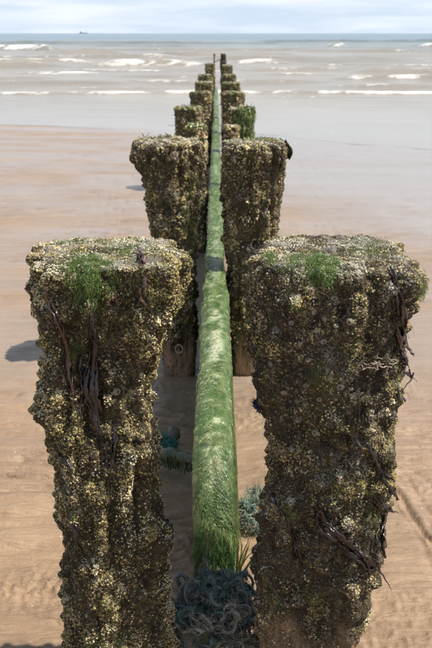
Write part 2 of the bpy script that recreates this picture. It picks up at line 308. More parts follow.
# ------------------------------------------------------------------ sea
def build_sea():
    y = np.concatenate([np.geomspace(12, 220, 470), np.geomspace(223, 9000, 80)]); nr = len(y); nc = 230
    s = np.linspace(-1, 1, nc)
    Y = np.repeat(y[:, None], nc, 1); X = (Y + 14) * 0.62 * s[None, :]
    Z = np.full_like(X, WATER); foam = np.zeros_like(X)
    deep = sstep(Y, 24, 70); far = 1 - sstep(Y, 250, 700)
    wob = fbm(np.stack([X * 0.05, Y * 0.02, X * 0], -1), 3, 2) - 0.5
    # chop and swell
    Z = Z + deep * far * 0.34 * (fbm(np.stack([X * 0.10 + 9, Y * 0.34 + wob * 2, X * 0], -1), 3, 41) - 0.5)
    Z = Z + far * (0.03 + 0.05 * deep) * sstep(Y, 14, 30) * (fbm(np.stack([X * 0.7, Y * 1.5, X * 0], -1), 3, 44) - 0.5)
    lace = fbm(np.stack([X * 0.9, Y * 0.9, X * 0], -1), 4, 51, 0.75)
    def wave(px0, px1, py, amp, width, fl, fs, curve=0.0, seed=0, tail=0.0):
        """breaker between photograph columns px0..px1 whose foot lies at row py; fl foam length, fs foam strength"""
        nonlocal Z, foam
        d = at(216, py, 1.0); drop = (CAMZ - d[2]); yd = (CAMZ - WATER) / drop; fl = fl * .62
        x0 = (px0 - 216) / FPX * yd * 0.96; x1 = (px1 - 216) / FPX * yd * 0.96
        soft = max(2.0, 0.12 * (x1 - x0))
        xm = sstep(X, x0 - soft * .5, x0 + soft) * (1 - sstep(X, x1 - soft, x1 + soft * .5))
        yc = yd + curve * ((X - (x0 + x1) / 2) / (x1 - x0)) ** 2 + width * 2.5 * (fbm(np.stack([X * 0.11, X * 0 + seed, X * 0], -1), 3, seed) - 0.5)
        amp_x = 0.66 * amp * xm * (0.75 + 0.5 * fbm(np.stack([X * 0.16, X * 0 + seed * 3, X * 0], -1), 3, seed + 5))
        u = Y - yc
        Z += amp_x * np.where(u < 0, np.exp(-(u / (width * 0.45)) ** 2), np.exp(-(u / (width * 1.5)) ** 2))
        fb = sstep(u, -fl * (0.7 + 0.6 * lace), -fl * 0.15) * (1 - sstep(u, width * 0.15, width * 0.6))
        brk = fbm(np.stack([X * 0.22 + seed, X * 0 + seed, X * 0], -1), 4, seed + 9, 0.7)
        fo = fs * xm * fb * sstep(lace + 0.75 * (brk - 0.5), 0.57 - 0.24 * fs, 0.76 - 0.24 * fs)
        foam[:] = np.maximum(foam, fo)
        Z += 0.35 * amp_x * fo * (lace - 0.4)
        if tail: foam[:] = np.maximum(foam, tail * xm * sstep(u, -fl * 5, 0) * (1 - sstep(u, 0, 1)) * sstep(lace, 0.52, 0.6))
    wave(-80, 520, 93.5, 0.11, 0.5, 0.9, 1.03, 0, 3)
    wave(40, 190, 88.5, 0.08, 0.5, 0.6, 0.5, 0, 4)
    wave(240, 420, 97, 0.05, 0.4, 0.5, 0.45, 0, 31)
    wave(10, 110, 73.5, 0.20, 0.9, 2.0, 0.95, 3, 7, 0.25)
    wave(120, 200, 76, 0.12, 0.8, 1.4, 0.75, 2, 8)
    wave(330, 470, 79, 0.22, 0.9, 1.8, 0.9, -2, 9, 0.2)
    wave(355, 480, 72, 0.46, 1.5, 1.0, 0.55, 0, 10)
    wave(255, 345, 75, 0.14, 0.9, 1.2, 0.55, 0, 32)
    wave(92, 208, 66, 0.55, 1.5, 3.6, .82, -4, 11, 0.35)
    wave(226, 290, 63.5, 0.5, 1.6, 3.2, .82, -3, 12, 0.3)
    wave(-60, 60, 67, 0.40, 1.7, 0.8, 0.5, 0, 13)
    wave(-60, 96, 62, 0.34, 1.7, 1.2, 0.8, 0, 14)
    wave(-90, 60, 50.0, 0.95, 3.2, 6.0, 1.0, -8, 15, 0.3)
    wave(40, 120, 54.0, 0.55, 3.0, 2.0, 0.35, 0, 16)
    wave(322, 350, 46.5, 0.9, 3.5, 6, 1.0, 0, 17)
    wave(418, 470, 47.5, 1.1, 3.5, 6, 1.0, 0, 18)
    wave(290, 400, 52, 0.6, 3.0, 2.0, 0.3, 0, 19)
    wave(150, 300, 56, 0.5, 2.4, 1.0, 0.2, 0, 20)
    wave(280, 440, 61, 0.42, 2.0, 1.0, 0.35, 0, 21)
    wave(-60, 200, 44, 0.8, 4.0, 2.0, 0.2, 0, 22)
    wave(250, 520, 42, 0.8, 4.0, 2.0, 0.2, 0, 23)
    for k, (a_, b_, py_, f_) in enumerate([(-60, 180, 58, .55), (200, 330, 58.5, .5), (300, 470, 66, .6), (60, 240, 70.5, .65), (230, 360, 69, .55), (-60, 60, 79, .6), (120, 330, 82, .55), (330, 480, 86, .6), (100, 320, 50.5, .4), (380, 470, 52, .6), (60, 190, 46.5, .35), (180, 330, 44, .3), (-60, 130, 84, .5)]):
        wave(a_, b_, py_, 0.16 if py_ > 60 else 0.4, 1.0 if py_ > 60 else 2.4, 1.4 if py_ > 60 else 3.0, f_, 0, 60 + k)
    depth = Z - sand_base(X, np.minimum(Y, 110)) + 0.012 * (fbm(np.stack([X * 0.35, Y * 0.9, X * 0], -1), 3, 61) - 0.5)
    shallow = 1 - sstep(depth, -0.004, 0.006)
    Z = np.where(Y < 26, np.minimum(Z, WATER + 0.05), Z)
    off = sstep(np.log(Y), np.log(70), np.log(420))
    m, N, L, b = mat('sea_water')
    def attr(n): a = N.new('ShaderNodeAttribute'); a.attribute_name = n; return a.outputs['Fac']
    t_ = N.new('ShaderNodeTexCoord')
    mw = N.new('ShaderNodeMix'); mw.data_type = 'RGBA'; mw.inputs[6].default_value = (0.30, 0.265, 0.22, 1); mw.inputs[7].default_value = (0.085, 0.155, 0.185, 1)
    L.new(attr('offshore'), mw.inputs[0])
    n0 = noise_node(N, L, 0.06, 4, 0.6, t_.outputs['Object']); g0 = N.new('ShaderNodeMapRange'); g0.inputs['From Min'].default_value = .3; g0.inputs['From Max'].default_value = .7; g0.inputs['To Min'].default_value = .8; g0.inputs['To Max'].default_value = 1.2
    L.new(n0.outputs['Fac'], g0.inputs['Value']); mm = N.new('ShaderNodeMix'); mm.data_type = 'RGBA'; mm.blend_type = 'MULTIPLY'; mm.inputs[0].default_value = 1
    L.new(mw.outputs[2], mm.inputs[6]); L.new(g0.outputs[0], mm.inputs[7])
    mpf = N.new('ShaderNodeMapping'); mpf.inputs['Scale'].default_value = (0.9, 0.45, 1.8); L.new(t_.outputs['Object'], mpf.inputs['Vector'])
    nf = noise_node(N, L, 2.2, 6, 0.75, mpf.outputs[0]); ms_ = N.new('ShaderNodeMath'); ms_.operation = 'SUBTRACT'; ms_.inputs[1].default_value = 0.5; L.new(nf.outputs['Fac'], ms_.inputs[0])
    fa = N.new('ShaderNodeMath'); fa.operation = 'MULTIPLY_ADD'; fa.inputs[1].default_value = 2.2; L.new(ms_.outputs[0], fa.inputs[0]); L.new(attr('foam'), fa.inputs[2])
    fr = N.new('ShaderNodeMapRange'); fr.inputs['From Min'].default_value = 0.30; fr.inputs['From Max'].default_value = 1.15; L.new(fa.outputs[0], fr.inputs['Value'])
    mf = N.new('ShaderNodeMix'); mf.data_type = 'RGBA'; mf.inputs[7].default_value = (0.80, 0.80, 0.78, 1)
    L.new(fr.outputs[0], mf.inputs[0]); L.new(mm.outputs[2], mf.inputs[6]); L.new(mf.outputs[2], b.inputs['Base Color'])
    rr = N.new('ShaderNodeMapRange'); rr.inputs['To Min'].default_value = 0.16; rr.inputs['To Max'].default_value = 0.8; L.new(fr.outputs[0], rr.inputs['Value']); L.new(rr.outputs[0], b.inputs['Roughness'])
    b.inputs['IOR'].default_value = 1.33
    mpg = N.new('ShaderNodeMapping'); mpg.inputs['Scale'].default_value = (0.55, 1.5, 1); L.new(t_.outputs['Object'], mpg.inputs['Vector'])
    nb = noise_node(N, L, 1.6, 6, 0.62, mpg.outputs[0])
    bn = bump_node(N, L, nb.outputs['Fac'], b, 0.5, 0.28)
    rs = N.new('ShaderNodeMapRange'); rs.inputs['To Min'].default_value = 0.015; rs.inputs['To Max'].default_value = 0.75; L.new(attr('rough'), rs.inputs['Value']); L.new(rs.outputs[0], bn.inputs['Strength'])
    tr = N.new('ShaderNodeBsdfTransparent'); ms = N.new('ShaderNodeMixShader')
    ml = N.new('ShaderNodeMath'); ml.operation = 'MULTIPLY'; ml.inputs[1].default_value = 0.9; L.new(attr('shallow'), ml.inputs[0]); L.new(ml.outputs[0], ms.inputs[0])
    L.new(b.outputs[0], ms.inputs[1]); L.new(tr.outputs[0], ms.inputs[2]); L.new(ms.outputs[0], N['Material Output'].inputs['Surface'])
    V = np.stack([X, Y, Z], -1).reshape(-1, 3)
    me = mesh_np('sea', V, gridF(nr, nc), True, attrs={'foam': foam, 'shallow': shallow, 'offshore': off, 'rough': sstep(Y, 17, 40)})
    o = link('sea', me, m); tag(o, 'grey-brown sea with white breaking waves out to the horizon', kind='structure')
build_sea()

# ------------------------------------------------------------------ posts
BS = {}
def barnacle_proto(sides):
    if sides in BS: return BS[sides]
    th = np.linspace(0, 2 * pi, sides, endpoint=False); c, s = np.cos(th), np.sin(th)
    V = np.concatenate([np.stack([c, s, 0 * c - .25], 1), np.stack([c * .5, s * .5, 0 * c + .72], 1), [[0, 0, 0.30]]])
    i = np.arange(sides); j = (i + 1) % sides
    F = np.concatenate([np.stack([i, j, sides + j], 1), np.stack([i, sides + j, sides + i], 1), np.stack([sides + i, sides + j, np.full(sides, 2 * sides)], 1)])
    BS[sides] = (V, F); return BS[sides]
PAL = {'cream': (.56, .475, .275), 'olive': (.35, .285, .115), 'grey': (.21, .18, .145), 'dirt': (.10, .078, .048), 'white': (.60, .56, .47), 'green': (.13, .17, .04), 'tan': (.39, .30, .165)}
def build_barnacles(P, N, A, dens, count, rmin, rmax, mixw, r, sides=6, name='barnacle_crust', extra=None):
    """scatter cones on faces of grid P with probability A*dens; mixw palette weights"""
    nr, nc, _ = P.shape
    w = (A * dens).ravel(); w = w / w.sum(); idx = r.choice(len(w), count, p=w)
    iv, iu = idx // nc, idx % nc; iv = np.clip(iv, 0, nr - 2); iu2 = (iu + 1) % nc
    a, b = r.random(count)[:, None], r.random(count)[:, None]
    pos = (P[iv, iu] * (1 - a) + P[iv, iu2] * a) * (1 - b) + (P[iv + 1, iu] * (1 - a) + P[iv + 1, iu2] * a) * b
    n = nrm(N[iv, iu] + 0.45 * r.normal(size=(count, 3)))
    t = nrm(np.cross(n, r.normal(size=(count, 3)))); bt = np.cross(n, t)
    R = rmin + (rmax - rmin) * r.random(count) ** 2.2
    H = R * (0.5 + 0.9 * r.random(count))
    bV, bF = barnacle_proto(sides)
    V = pos[:, None] + R[:, None, None] * (bV[None, :, :1] * t[:, None] + bV[None, :, 1:2] * bt[:, None]) + H[:, None, None] * bV[None, :, 2:] * n[:, None]
    V = V + (r.random(V.shape) - 0.5) * (R * 0.30)[:, None, None]
    F = (bF[None] + (np.arange(count) * len(bV))[:, None, None]).reshape(-1, 3)
    keys = list(mixw); pw = np.array([mixw[k] for k in keys], float)
    pn = np.stack([fbm(pos * 14, 3, 70 + i) for i in range(len(keys))], 1)          # patches of one tint
    sc = np.log(pw / pw.sum())[None] + (pn - 0.5) * 9 + 0.5 * r.gumbel(size=(count, len(keys)))
    base = np.array([PAL[k] for k in keys])[sc.argmax(1)]
    base = base * (0.75 + 0.4 * r.random((count, 1))) * (0.50 + 1.2 * fbm(pos * 30, 3, 91))[:, None]
    lit_top = (sstep(N[iv, iu, 2], .45, .85) * sstep(fbm(pos * 20, 3, 93), .38, .58))[:, None] * .75      # shells painted lighter on upward faces, for sun on the caps
    base = base * (1 - lit_top) + np.array([.60, .56, .44]) * (.75 + .4 * r.random((count, 1))) * lit_top
    C = np.repeat(base[:, None], len(bV), 1); C[:, -1] *= 0.35
    return mesh_np(name, V.reshape(-1, 3), F, False, cols=C.reshape(-1, 3))

class Post: pass
def make_post(rows, d, depth, top_py, seed, nu, nv, zbase, count, rb, mixw, n_exp=3.2, lump=1.0, tint=(0, 0, 0), sides=6,
              yaw=0.0, top_tilt=0.0, bare_to=None, weed_top=0.0, grit_n=0, flute=.050, label='', group='weathered groyne posts', lumps=(), shrink=0.011):
    """rows: (py, xl, xr) outline in the photograph; d centre distance of the post; depth its half depth over half width"""
    r = np.random.default_rng(seed)
    pts = [(at((a + b) / 2, py, d)[2], at(a, py, d)[0] + shrink, at(b, py, d)[0] - shrink) for py, a, b in rows]
    pts.sort(); zs, xl, xr = map(np.array, zip(*pts)); ztop = at(216, top_py, d)[2]
    kb = int(nv * 0.82); z = np.concatenate([np.linspace(zbase, ztop - 0.03, kb), np.full(nv - kb, ztop)])
    L = np.interp(z, zs, xl); Rr = np.interp(z, zs, xr)
    if kb > 30:
        ker = np.ones(9) / 9; L[:kb] = np.convolve(np.pad(L[:kb], 4, 'edge'), ker, 'valid'); Rr[:kb] = np.convolve(np.pad(Rr[:kb], 4, 'edge'), ker, 'valid')
    cx, hw = (L + Rr) / 2, (Rr - L) / 2
    th = pi / 2 + np.linspace(0, 2 * pi, nu, endpoint=False)
    rad = (np.abs(np.cos(th - yaw)) ** n_exp + np.abs(np.sin(th - yaw)) ** n_exp) ** (-1 / n_exp); rad = rad / np.abs(rad * np.cos(th)).max()
    sc = np.ones(nv); rim = 0.03
    m = nv - kb; k = np.arange(1, m + 1) / m; nrim = max(2, int(m * 0.3))
    a = np.clip(np.arange(1, m + 1) / nrim, 0, 1) * pi / 2
    hwt = hw[kb - 1]
    sr = np.where(np.arange(m) < nrim, hwt - rim * (1 - np.cos(a)), (hwt - rim) * (1 - (np.arange(m) - nrim + 1) / max(1, m - nrim)) )
    z[kb:] = ztop - 0.03 + rim * np.sin(a); sc[kb:] = sr / hwt; cx[kb:] = cx[kb - 1]; hw[kb:] = hwt
    hd = hw * 0 + depth * hwt * 0.35 + depth * hw * 0.65
    X = cx[:, None] + hw[:, None] * sc[:, None] * (rad * np.cos(th))[None]
    Y = d + hd[:, None] * sc[:, None] * (rad * np.sin(th))[None]
    Z = np.repeat(z[:, None], nu, 1) + top_tilt * (X - cx[:, None]) * sstep(np.repeat(z[:, None], nu, 1), ztop - 0.25, ztop)
    P = np.stack([X, Y, Z], -1)
    def normals(P):
        du = np.roll(P, -1, 1) - np.roll(P, 1, 1); dv = np.gradient(P, axis=0)
        n = np.cross(du, dv); n[-1] = (0, 0, 1); return nrm(n)
    Nn = normals(P); Nn[kb + nrim + 1:] = nrm(Nn[kb + nrim + 1:] * 0.2 + np.array([0, 0, 1.0]))
    q = P + seed * 3.7
    big = fbm(q * 7, 3, seed) - 0.5; mid = fbm(q * 22, 3, seed + 2) - 0.5
    wl_ = np.clip(0.62 - worley(q * 26, seed + 4), -0.1, 1)
    groove = fbm(np.stack([q[..., 0] * 34, q[..., 1] * 34, q[..., 2] * 3.0], -1), 3, seed + 6) - 0.5
    sidew = 1 - sstep(Nn[..., 2], 0.4, 0.8)
    disp = lump * (0.35 + 0.65 * sidew) * (0.050 * big + 0.026 * mid + 0.038 * wl_ + flute * groove * sidew)
    if bare_to is not None: bare = 1 - sstep(P[..., 2] + 0.34 * (fbm(q * np.array([22, 22, 7]), 3, seed + 8) - 0.5), bare_to - 0.10, bare_to + 0.10)
    else: bare = np.zeros(disp.shape)
    disp = disp - disp[:kb].mean(1).mean() ; disp[:kb] -= 0.8 * disp[:kb].mean(1, keepdims=True); disp = disp * (1 - 0.6 * bare)
    P = P + Nn * disp[..., None]
    for (lx, ly, lr, lh) in lumps:                         # growths on the front face at photograph pixels
        sx, sy, dz_ = proj(P); front = Nn[..., 1] < 0.35
        g = np.exp(-(((sx - lx) ** 2 + (sy - ly) ** 2) / lr ** 2)) * front
        P = P + Nn * (g * lh)[..., None]
    P[-1] = P[-2].mean(0)
    N2 = normals(P); N2[-1] = (0, 0, 1)
    # own colours of the encrusted timber
    patch = fbm(q * 9, 4, seed + 12); fine = fbm(q * 60, 3, seed + 14); grn = sstep(fbm(q * 11, 3, seed + 16) + weed_top * sstep(Nn[..., 2], 0.2, 0.8), 0.64, 0.80)
    c = np.array([.024, .018, .012]) * (0.5 + fine)[..., None] + np.array([.075, .058, .030]) * sstep(patch, 0.42, 0.7)[..., None] * fine[..., None]
    c = c + np.array(tint) * (0.5 + fine)[..., None]
    c = c * (1 - 0.75 * grn[..., None]) + np.array([.085, .125, .025]) * (0.75 * grn * (0.5 + fine))[..., None]
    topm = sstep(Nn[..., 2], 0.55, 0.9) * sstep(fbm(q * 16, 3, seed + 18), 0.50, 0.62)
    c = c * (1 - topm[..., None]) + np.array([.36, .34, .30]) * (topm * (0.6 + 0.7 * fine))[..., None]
    wood = np.array([.27, .175, .11]) * (0.45 + 1.1 * fbm(np.stack([q[..., 0] * 70, q[..., 1] * 70, q[..., 2] * 4], -1), 3, seed + 20))[..., None]
    c = c * (1 - bare[..., None]) + wood * bare[..., None]
    p = Post(); p.P, p.N, p.seed, p.d, p.ztop = P, N2, seed, d, ztop
    root = empty('groyne_post', (float((L[0] + Rr[0]) / 2), d, float(max(zbase, -0.75)))); p.root = root
    tag(root, label, 'post', group)
    off = np.array(root.location)
    me = mesh_np('timber', (P - off).reshape(-1, 3), gridF(nv, nu, True), True, cols=c.reshape(-1, 3), attrs={'bare': bare})
    link('timber', me, M_core, root)
    A = np.linalg.norm(np.cross(np.roll(P, -1, 1) - P, np.gradient(P, axis=0)), axis=-1); A[-1] = 0
    patchd = fbm(q * np.array([17, 17, 8]), 3, seed + 24)
    dens = (0.50 + 1.3 * sstep(patchd, 0.38, 0.56)) * (0.14 + sstep(disp, -0.012, 0.014)) * (0.03 + 0.97 * sstep(-N2[..., 1] + 0.6 * np.abs(N2[..., 0]) + N2[..., 2], -0.4, 0.3))
    dens = dens * (1 - 0.93 * bare) * (1 + 1.4 * sstep(N2[..., 2], 0.2, 0.7)) * (P[..., 2] > -0.3)
    p.dens = dens; p.A = A; p.bare = bare
    if count:
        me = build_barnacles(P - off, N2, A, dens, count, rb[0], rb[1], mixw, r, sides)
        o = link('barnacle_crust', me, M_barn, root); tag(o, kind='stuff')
    if grit_n:                                              # close-set tiny knobs that roughen the timber between the barnacles
        w = (A * (1 - .8 * bare) * (P[..., 2] > -.3) * (0.04 + .96 * sstep(-N2[..., 1] + .6 * np.abs(N2[..., 0]) + N2[..., 2], -.3, .5))).ravel(); w /= w.sum(); idx = r.choice(len(w), grit_n, p=w)
        iv, iu = np.clip(idx // nu, 0, nv - 2), idx % nu; a, b = r.random((grit_n, 1)), r.random((grit_n, 1))
        pos = (P[iv, iu] * (1 - a) + P[iv, (iu + 1) % nu] * a) * (1 - b) + (P[iv + 1, iu] * (1 - a) + P[iv + 1, (iu + 1) % nu] * a) * b
        nn = nrm(N2[iv, iu] + .4 * r.normal(size=(grit_n, 3))); t = nrm(np.cross(nn, r.normal(size=(grit_n, 3)))); bt = np.cross(nn, t)
        s_ = (rb[0] * (.55 + 1.0 * r.random(grit_n) ** 2))[:, None]
        V = np.stack([pos + t * s_, pos + bt * s_, pos - t * s_, pos - bt * s_, pos + nn * s_ * 1.3], 1); V[:, :4] -= nn[:, None] * s_[:, None] * .3
        F = (np.array([[0, 1, 4], [1, 2, 4], [2, 3, 4], [3, 0, 4]])[None] + (np.arange(grit_n) * 5)[:, None, None]).reshape(-1, 3)
        cc = np.array([(.075, .055, .034), (.14, .11, .06), (.10, .08, .062), (.20, .16, .09), (.09, .105, .03)])[r.choice(5, grit_n, p=[.32, .27, .17, .16, .08])] * (.6 + .8 * r.random((grit_n, 1)))
        o = link('fine_crust', mesh_np('fine_crust', (V - off).reshape(-1, 3), F, False, cols=np.repeat(cc, 5, 0)), M_barn, root); tag(o, kind='stuff')
    return p
def pick(p, px, py):
    sx, sy, dz = proj(p.P); v = ((p.P - np.array([0, 0, CAMZ])) * p.N).sum(-1)
    cost = (sx - px) ** 2 + (sy - py) ** 2 + np.where(v < 0, 0, 1e4) + 30 * np.maximum(0, dz - dz.min())
    i = np.unravel_index(cost.argmin(), cost.shape); return p.P[i], p.N[i], i
def add_weed(p, centre_px, half, n, length, cols, seed, name='green_weed', wmin=0.0003, wmax=0.0007, k=5, up=0.35):
    """tuft of thin green blades lying down the post from around a photograph pixel"""
    r = np.random.default_rng(seed); off = np.array(p.root.location)
    sx, sy, dz = proj(p.P); fr = ((p.P - np.array([0, 0, CAMZ])) * p.N).sum(-1) < 0
    w = np.exp(-(((sx - centre_px[0]) / half[0]) ** 2 + ((sy - centre_px[1]) / half[1]) ** 2)) * fr * p.A
    w[w < w.max() * 0.05] = 0; w = w * sstep(fbm(p.P * np.array([55, 55, 30]), 3, seed + 40), .36, .60); w = w.ravel() / w.sum(); idx = r.choice(len(w), n, p=w)
    nu = p.P.shape[1]; P0 = p.P.reshape(-1, 3)[idx]; N0 = p.N.reshape(-1, 3)[idx]
    P0 = P0 + r.normal(size=(n, 3)) * 0.003
    clump = fbm(P0 * 60, 2, seed)[:, None]
    down = nrm(np.array([0, -0.15, -1.0]) - N0 * (np.array([0, -0.15, -1.0]) * N0).sum(-1, keepdims=True) + 0.20 * r.normal(size=(n, 3)) + (clump - .5) * np.array([1.2, 0, 0]))
    Ls = length * (0.35 + 0.9 * r.random((n, 1))) * (0.6 + 0.8 * clump)
    t = np.linspace(0, 1, k)[None, :, None]
    lift = 0.07 * length * (0.4 + 0.8 * r.random((n, 1, 1)))
    path = P0[:, None] + down[:, None] * (Ls[:, None] * t) + N0[:, None] * (lift * np.sin(t * pi * 0.9) * 2.0 + 0.004) + np.array([0, -0.004, -0.35 * 1]) * (Ls[:, None] * t ** 2) * up
    path = path + np.cumsum(r.normal(size=(n, k, 3)), 1) * 0.0009
    S = nrm(np.cross(np.gradient(path, axis=1), N0[:, None] + 0.5 * r.normal(size=(n, 1, 3))))
    W = (wmin + (wmax - wmin) * r.random((n, 1))) * (1 - 0.7 * t[..., 0] ** 2)
    V, F = ribbons(path - off, W, S)
    c = np.array(cols)[r.integers(0, len(cols), n)] * (0.6 + 0.8 * r.random((n, 1)))
    me = mesh_np(name, V, F, True, cols=np.repeat(c, 2 * k, 0))
    o = link(name, me, M_weed, p.root); tag(o, kind='stuff'); return o

GREENS = [(.11, .19, .035), (.15, .23, .05), (.075, .13, .028), (.21, .25, .09)]
OLIVES = [(.11, .14, .03), (.08, .11, .025), (.16, .17, .05)]
left_rows = [(238, 34, 182), (255, 29, 187), (275, 28, 186), (292, 29, 183), (308, 33, 174), (330, 37, 168), (345, 38, 161), (365, 38, 157), (400, 38, 155), (425, 42, 156), (440, 46, 157), (470, 52, 160), (505, 56, 167), (540, 61, 170), (560, 62, 170), (600, 63, 172), (648, 63, 176), (700, 60, 180)]
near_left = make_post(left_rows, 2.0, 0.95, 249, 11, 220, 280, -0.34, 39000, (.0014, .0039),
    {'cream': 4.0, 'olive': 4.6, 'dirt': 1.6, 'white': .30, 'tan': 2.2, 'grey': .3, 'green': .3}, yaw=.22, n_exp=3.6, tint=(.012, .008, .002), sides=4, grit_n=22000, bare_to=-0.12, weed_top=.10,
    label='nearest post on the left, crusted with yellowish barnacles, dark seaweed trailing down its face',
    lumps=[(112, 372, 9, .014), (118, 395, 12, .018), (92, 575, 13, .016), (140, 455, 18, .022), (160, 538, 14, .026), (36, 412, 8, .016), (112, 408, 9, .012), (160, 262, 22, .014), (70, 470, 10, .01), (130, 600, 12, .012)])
right_rows = [(240, 256, 388), (255, 251, 406), (268, 250, 415), (285, 250, 418), (300, 250, 416), (312, 250, 409), (325, 251, 406), (345, 252, 405), (370, 253, 402), (395, 256, 398), (412, 263, 396), (440, 268, 392), (480, 266, 391), (500, 263, 385), (520, 260, 381), (550, 256, 376), (580, 254, 370), (610, 254, 364), (648, 257, 357), (700, 260, 350)]
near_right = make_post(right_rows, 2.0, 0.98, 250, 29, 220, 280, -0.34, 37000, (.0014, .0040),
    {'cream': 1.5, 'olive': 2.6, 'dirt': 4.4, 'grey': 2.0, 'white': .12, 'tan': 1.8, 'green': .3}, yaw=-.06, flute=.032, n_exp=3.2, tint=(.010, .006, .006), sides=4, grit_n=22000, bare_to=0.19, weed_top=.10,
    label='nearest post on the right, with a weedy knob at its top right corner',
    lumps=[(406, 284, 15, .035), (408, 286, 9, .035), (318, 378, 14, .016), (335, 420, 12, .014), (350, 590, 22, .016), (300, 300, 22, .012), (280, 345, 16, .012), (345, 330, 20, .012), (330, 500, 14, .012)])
add_weed(near_left, (92, 274), (19, 15), 4200, 0.0062, GREENS, 3)
add_weed(near_left, (84, 288), (11, 16), 1300, 0.009, GREENS, 9)
add_weed(near_left, (128, 250), (26, 7), 800, 0.009, GREENS + OLIVES, 4)
add_weed(near_left, (75, 243), (26, 4), 350, 0.007, GREENS + OLIVES, 5)
add_weed(near_left, (150, 290), (14, 22), 350, 0.010, OLIVES, 6)
add_weed(near_left, (110, 300), (40, 30), 420, 0.012, OLIVES, 7)
add_weed(near_right, (314, 266), (22, 9), 3600, 0.0066, GREENS, 13)
add_weed(near_right, (326, 272), (11, 12), 1200, 0.0095, GREENS, 12)
add_weed(near_right, (370, 250), (20, 8), 800, 0.009, GREENS + OLIVES, 14)
add_weed(near_right, (272, 259), (6, 4), 350, 0.012, GREENS, 15)
add_weed(near_right, (400, 330), (8, 50), 400, 0.014, OLIVES, 16)
add_weed(near_right, (423, 287), (6, 12), 700, 0.007, GREENS + OLIVES, 17)
add_weed(near_right, (330, 440), (40, 60), 400, 0.010, OLIVES, 18)
add_weed(near_right, (372, 505), (8, 18), 260, 0.014, OLIVES, 19)

# big single acorn barnacles that can be picked out one by one
def big_barnacle_mesh(variant, r):
    s = 12; th = np.linspace(0, 2 * pi, s, endpoint=False); rib = 1 + 0.10 * np.cos(th * 6 + variant)
    rings = [(1.0, -.15), (.86, .25), (.66, .62), (.50, .74), (.42, .66), (.30, .34)]
    V = [np.stack([np.cos(th) * q * (rib if i < 4 else 1), np.sin(th) * q * (rib if i < 4 else 1) * (0.85 + .1 * variant / 3), np.full(s, h) + 0.05 * r.random(s)], 1) for i, (q, h) in enumerate(rings)]
    V = np.concatenate(V); F = gridF(len(rings), s, True)
    V = np.concatenate([V, [[0, 0, .26]]]); k = (len(rings) - 1) * s
    F = np.concatenate([F, np.stack([k + np.arange(s), k + (np.arange(s) + 1) % s, np.full(s, len(V) - 1), np.full(s, len(V) - 1)], 1)])
    c = np.array([[.24, .20, .15], [.28, .24, .17], [.20, .17, .14]][variant]) * (0.8 + 0.4 * r.random((len(V), 1))); c[-s - 1:] *= 0.4
    Ft = np.concatenate([F[:-s][:, [0, 1, 2]], F[:-s][:, [0, 2, 3]], F[-s:][:, :3]])
    me = mesh_np('barnacle', V, Ft, True, cols=c); me.materials.append(M_barn); return me
rb_ = np.random.default_rng(5); BIG = [big_barnacle_mesh(v, rb_) for v in range(3)]
def stick(p, px, py, rad, name='barnacle', h=1.0, me=None):
    P0, N0, _ = pick(p, px, py); o = link(name, me or BIG[int(rb_.integers(3))], None, p.root)
    o.location = tuple(P0 - np.array(p.root.location)); o.rotation_mode = 'QUATERNION'
    q = Vector(tuple(N0 + 0.25 * rb_.normal(size=3))).to_track_quat('Z', 'Y'); o.rotation_quaternion = q
    o.scale = (rad, rad, rad * h); return o
for px, py in [(281, 360), (300, 340), (306, 362), (333, 329), (322, 345), (290, 318), (312, 312), (345, 348), (304, 388), (326, 372), (287, 395), (341, 385), (318, 405), (300, 420), (296, 302), (336, 303), (316, 290), (352, 322), (279, 330), (346, 410), (312, 432), (330, 455), (290, 450), (345, 470), (306, 470), (270, 362), (325, 318), (358, 365)]:
    stick(near_right, px + rb_.normal() * 2, py + rb_.normal() * 2, 0.006 + 0.006 * rb_.random() ** 2, h=0.7)
for px, py in [(118, 392), (112, 372), (104, 404), (125, 410), (92, 568), (88, 580), (99, 586), (86, 612), (140, 440), (160, 530), (70, 500), (110, 500), (150, 300), (95, 340), (122, 350)]:
    stick(near_left, px + rb_.normal() * 2, py + rb_.normal() * 2, 0.006 + 0.006 * rb_.random() ** 2, h=0.7)

MIX2 = {'cream': 1.6, 'olive': 3.0, 'dirt': 3.4, 'grey': 1.4, 'tan': 2.4, 'white': .25, 'green': .3}
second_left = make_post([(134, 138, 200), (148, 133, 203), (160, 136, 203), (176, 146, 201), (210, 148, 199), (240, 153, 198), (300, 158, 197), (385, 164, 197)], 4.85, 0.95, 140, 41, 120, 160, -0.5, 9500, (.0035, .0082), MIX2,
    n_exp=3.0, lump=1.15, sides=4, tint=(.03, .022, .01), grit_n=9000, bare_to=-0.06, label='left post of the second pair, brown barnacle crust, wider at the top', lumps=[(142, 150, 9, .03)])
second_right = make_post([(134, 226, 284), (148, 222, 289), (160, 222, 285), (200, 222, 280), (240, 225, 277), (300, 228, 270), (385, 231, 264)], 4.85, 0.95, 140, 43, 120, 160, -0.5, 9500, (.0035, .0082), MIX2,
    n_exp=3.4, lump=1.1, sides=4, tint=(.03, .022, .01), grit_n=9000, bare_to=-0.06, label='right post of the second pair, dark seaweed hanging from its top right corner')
add_weed(second_right, (262, 136), (14, 4), 200, 0.02, GREENS + OLIVES, 51, wmin=.0015, wmax=.003)
add_weed(second_left, (190, 215), (6, 34), 350, 0.03, OLIVES, 52, wmin=.0015, wmax=.003)
add_weed(second_left, (160, 135), (14, 4), 90, 0.03, OLIVES, 53, wmin=.0015, wmax=.003)
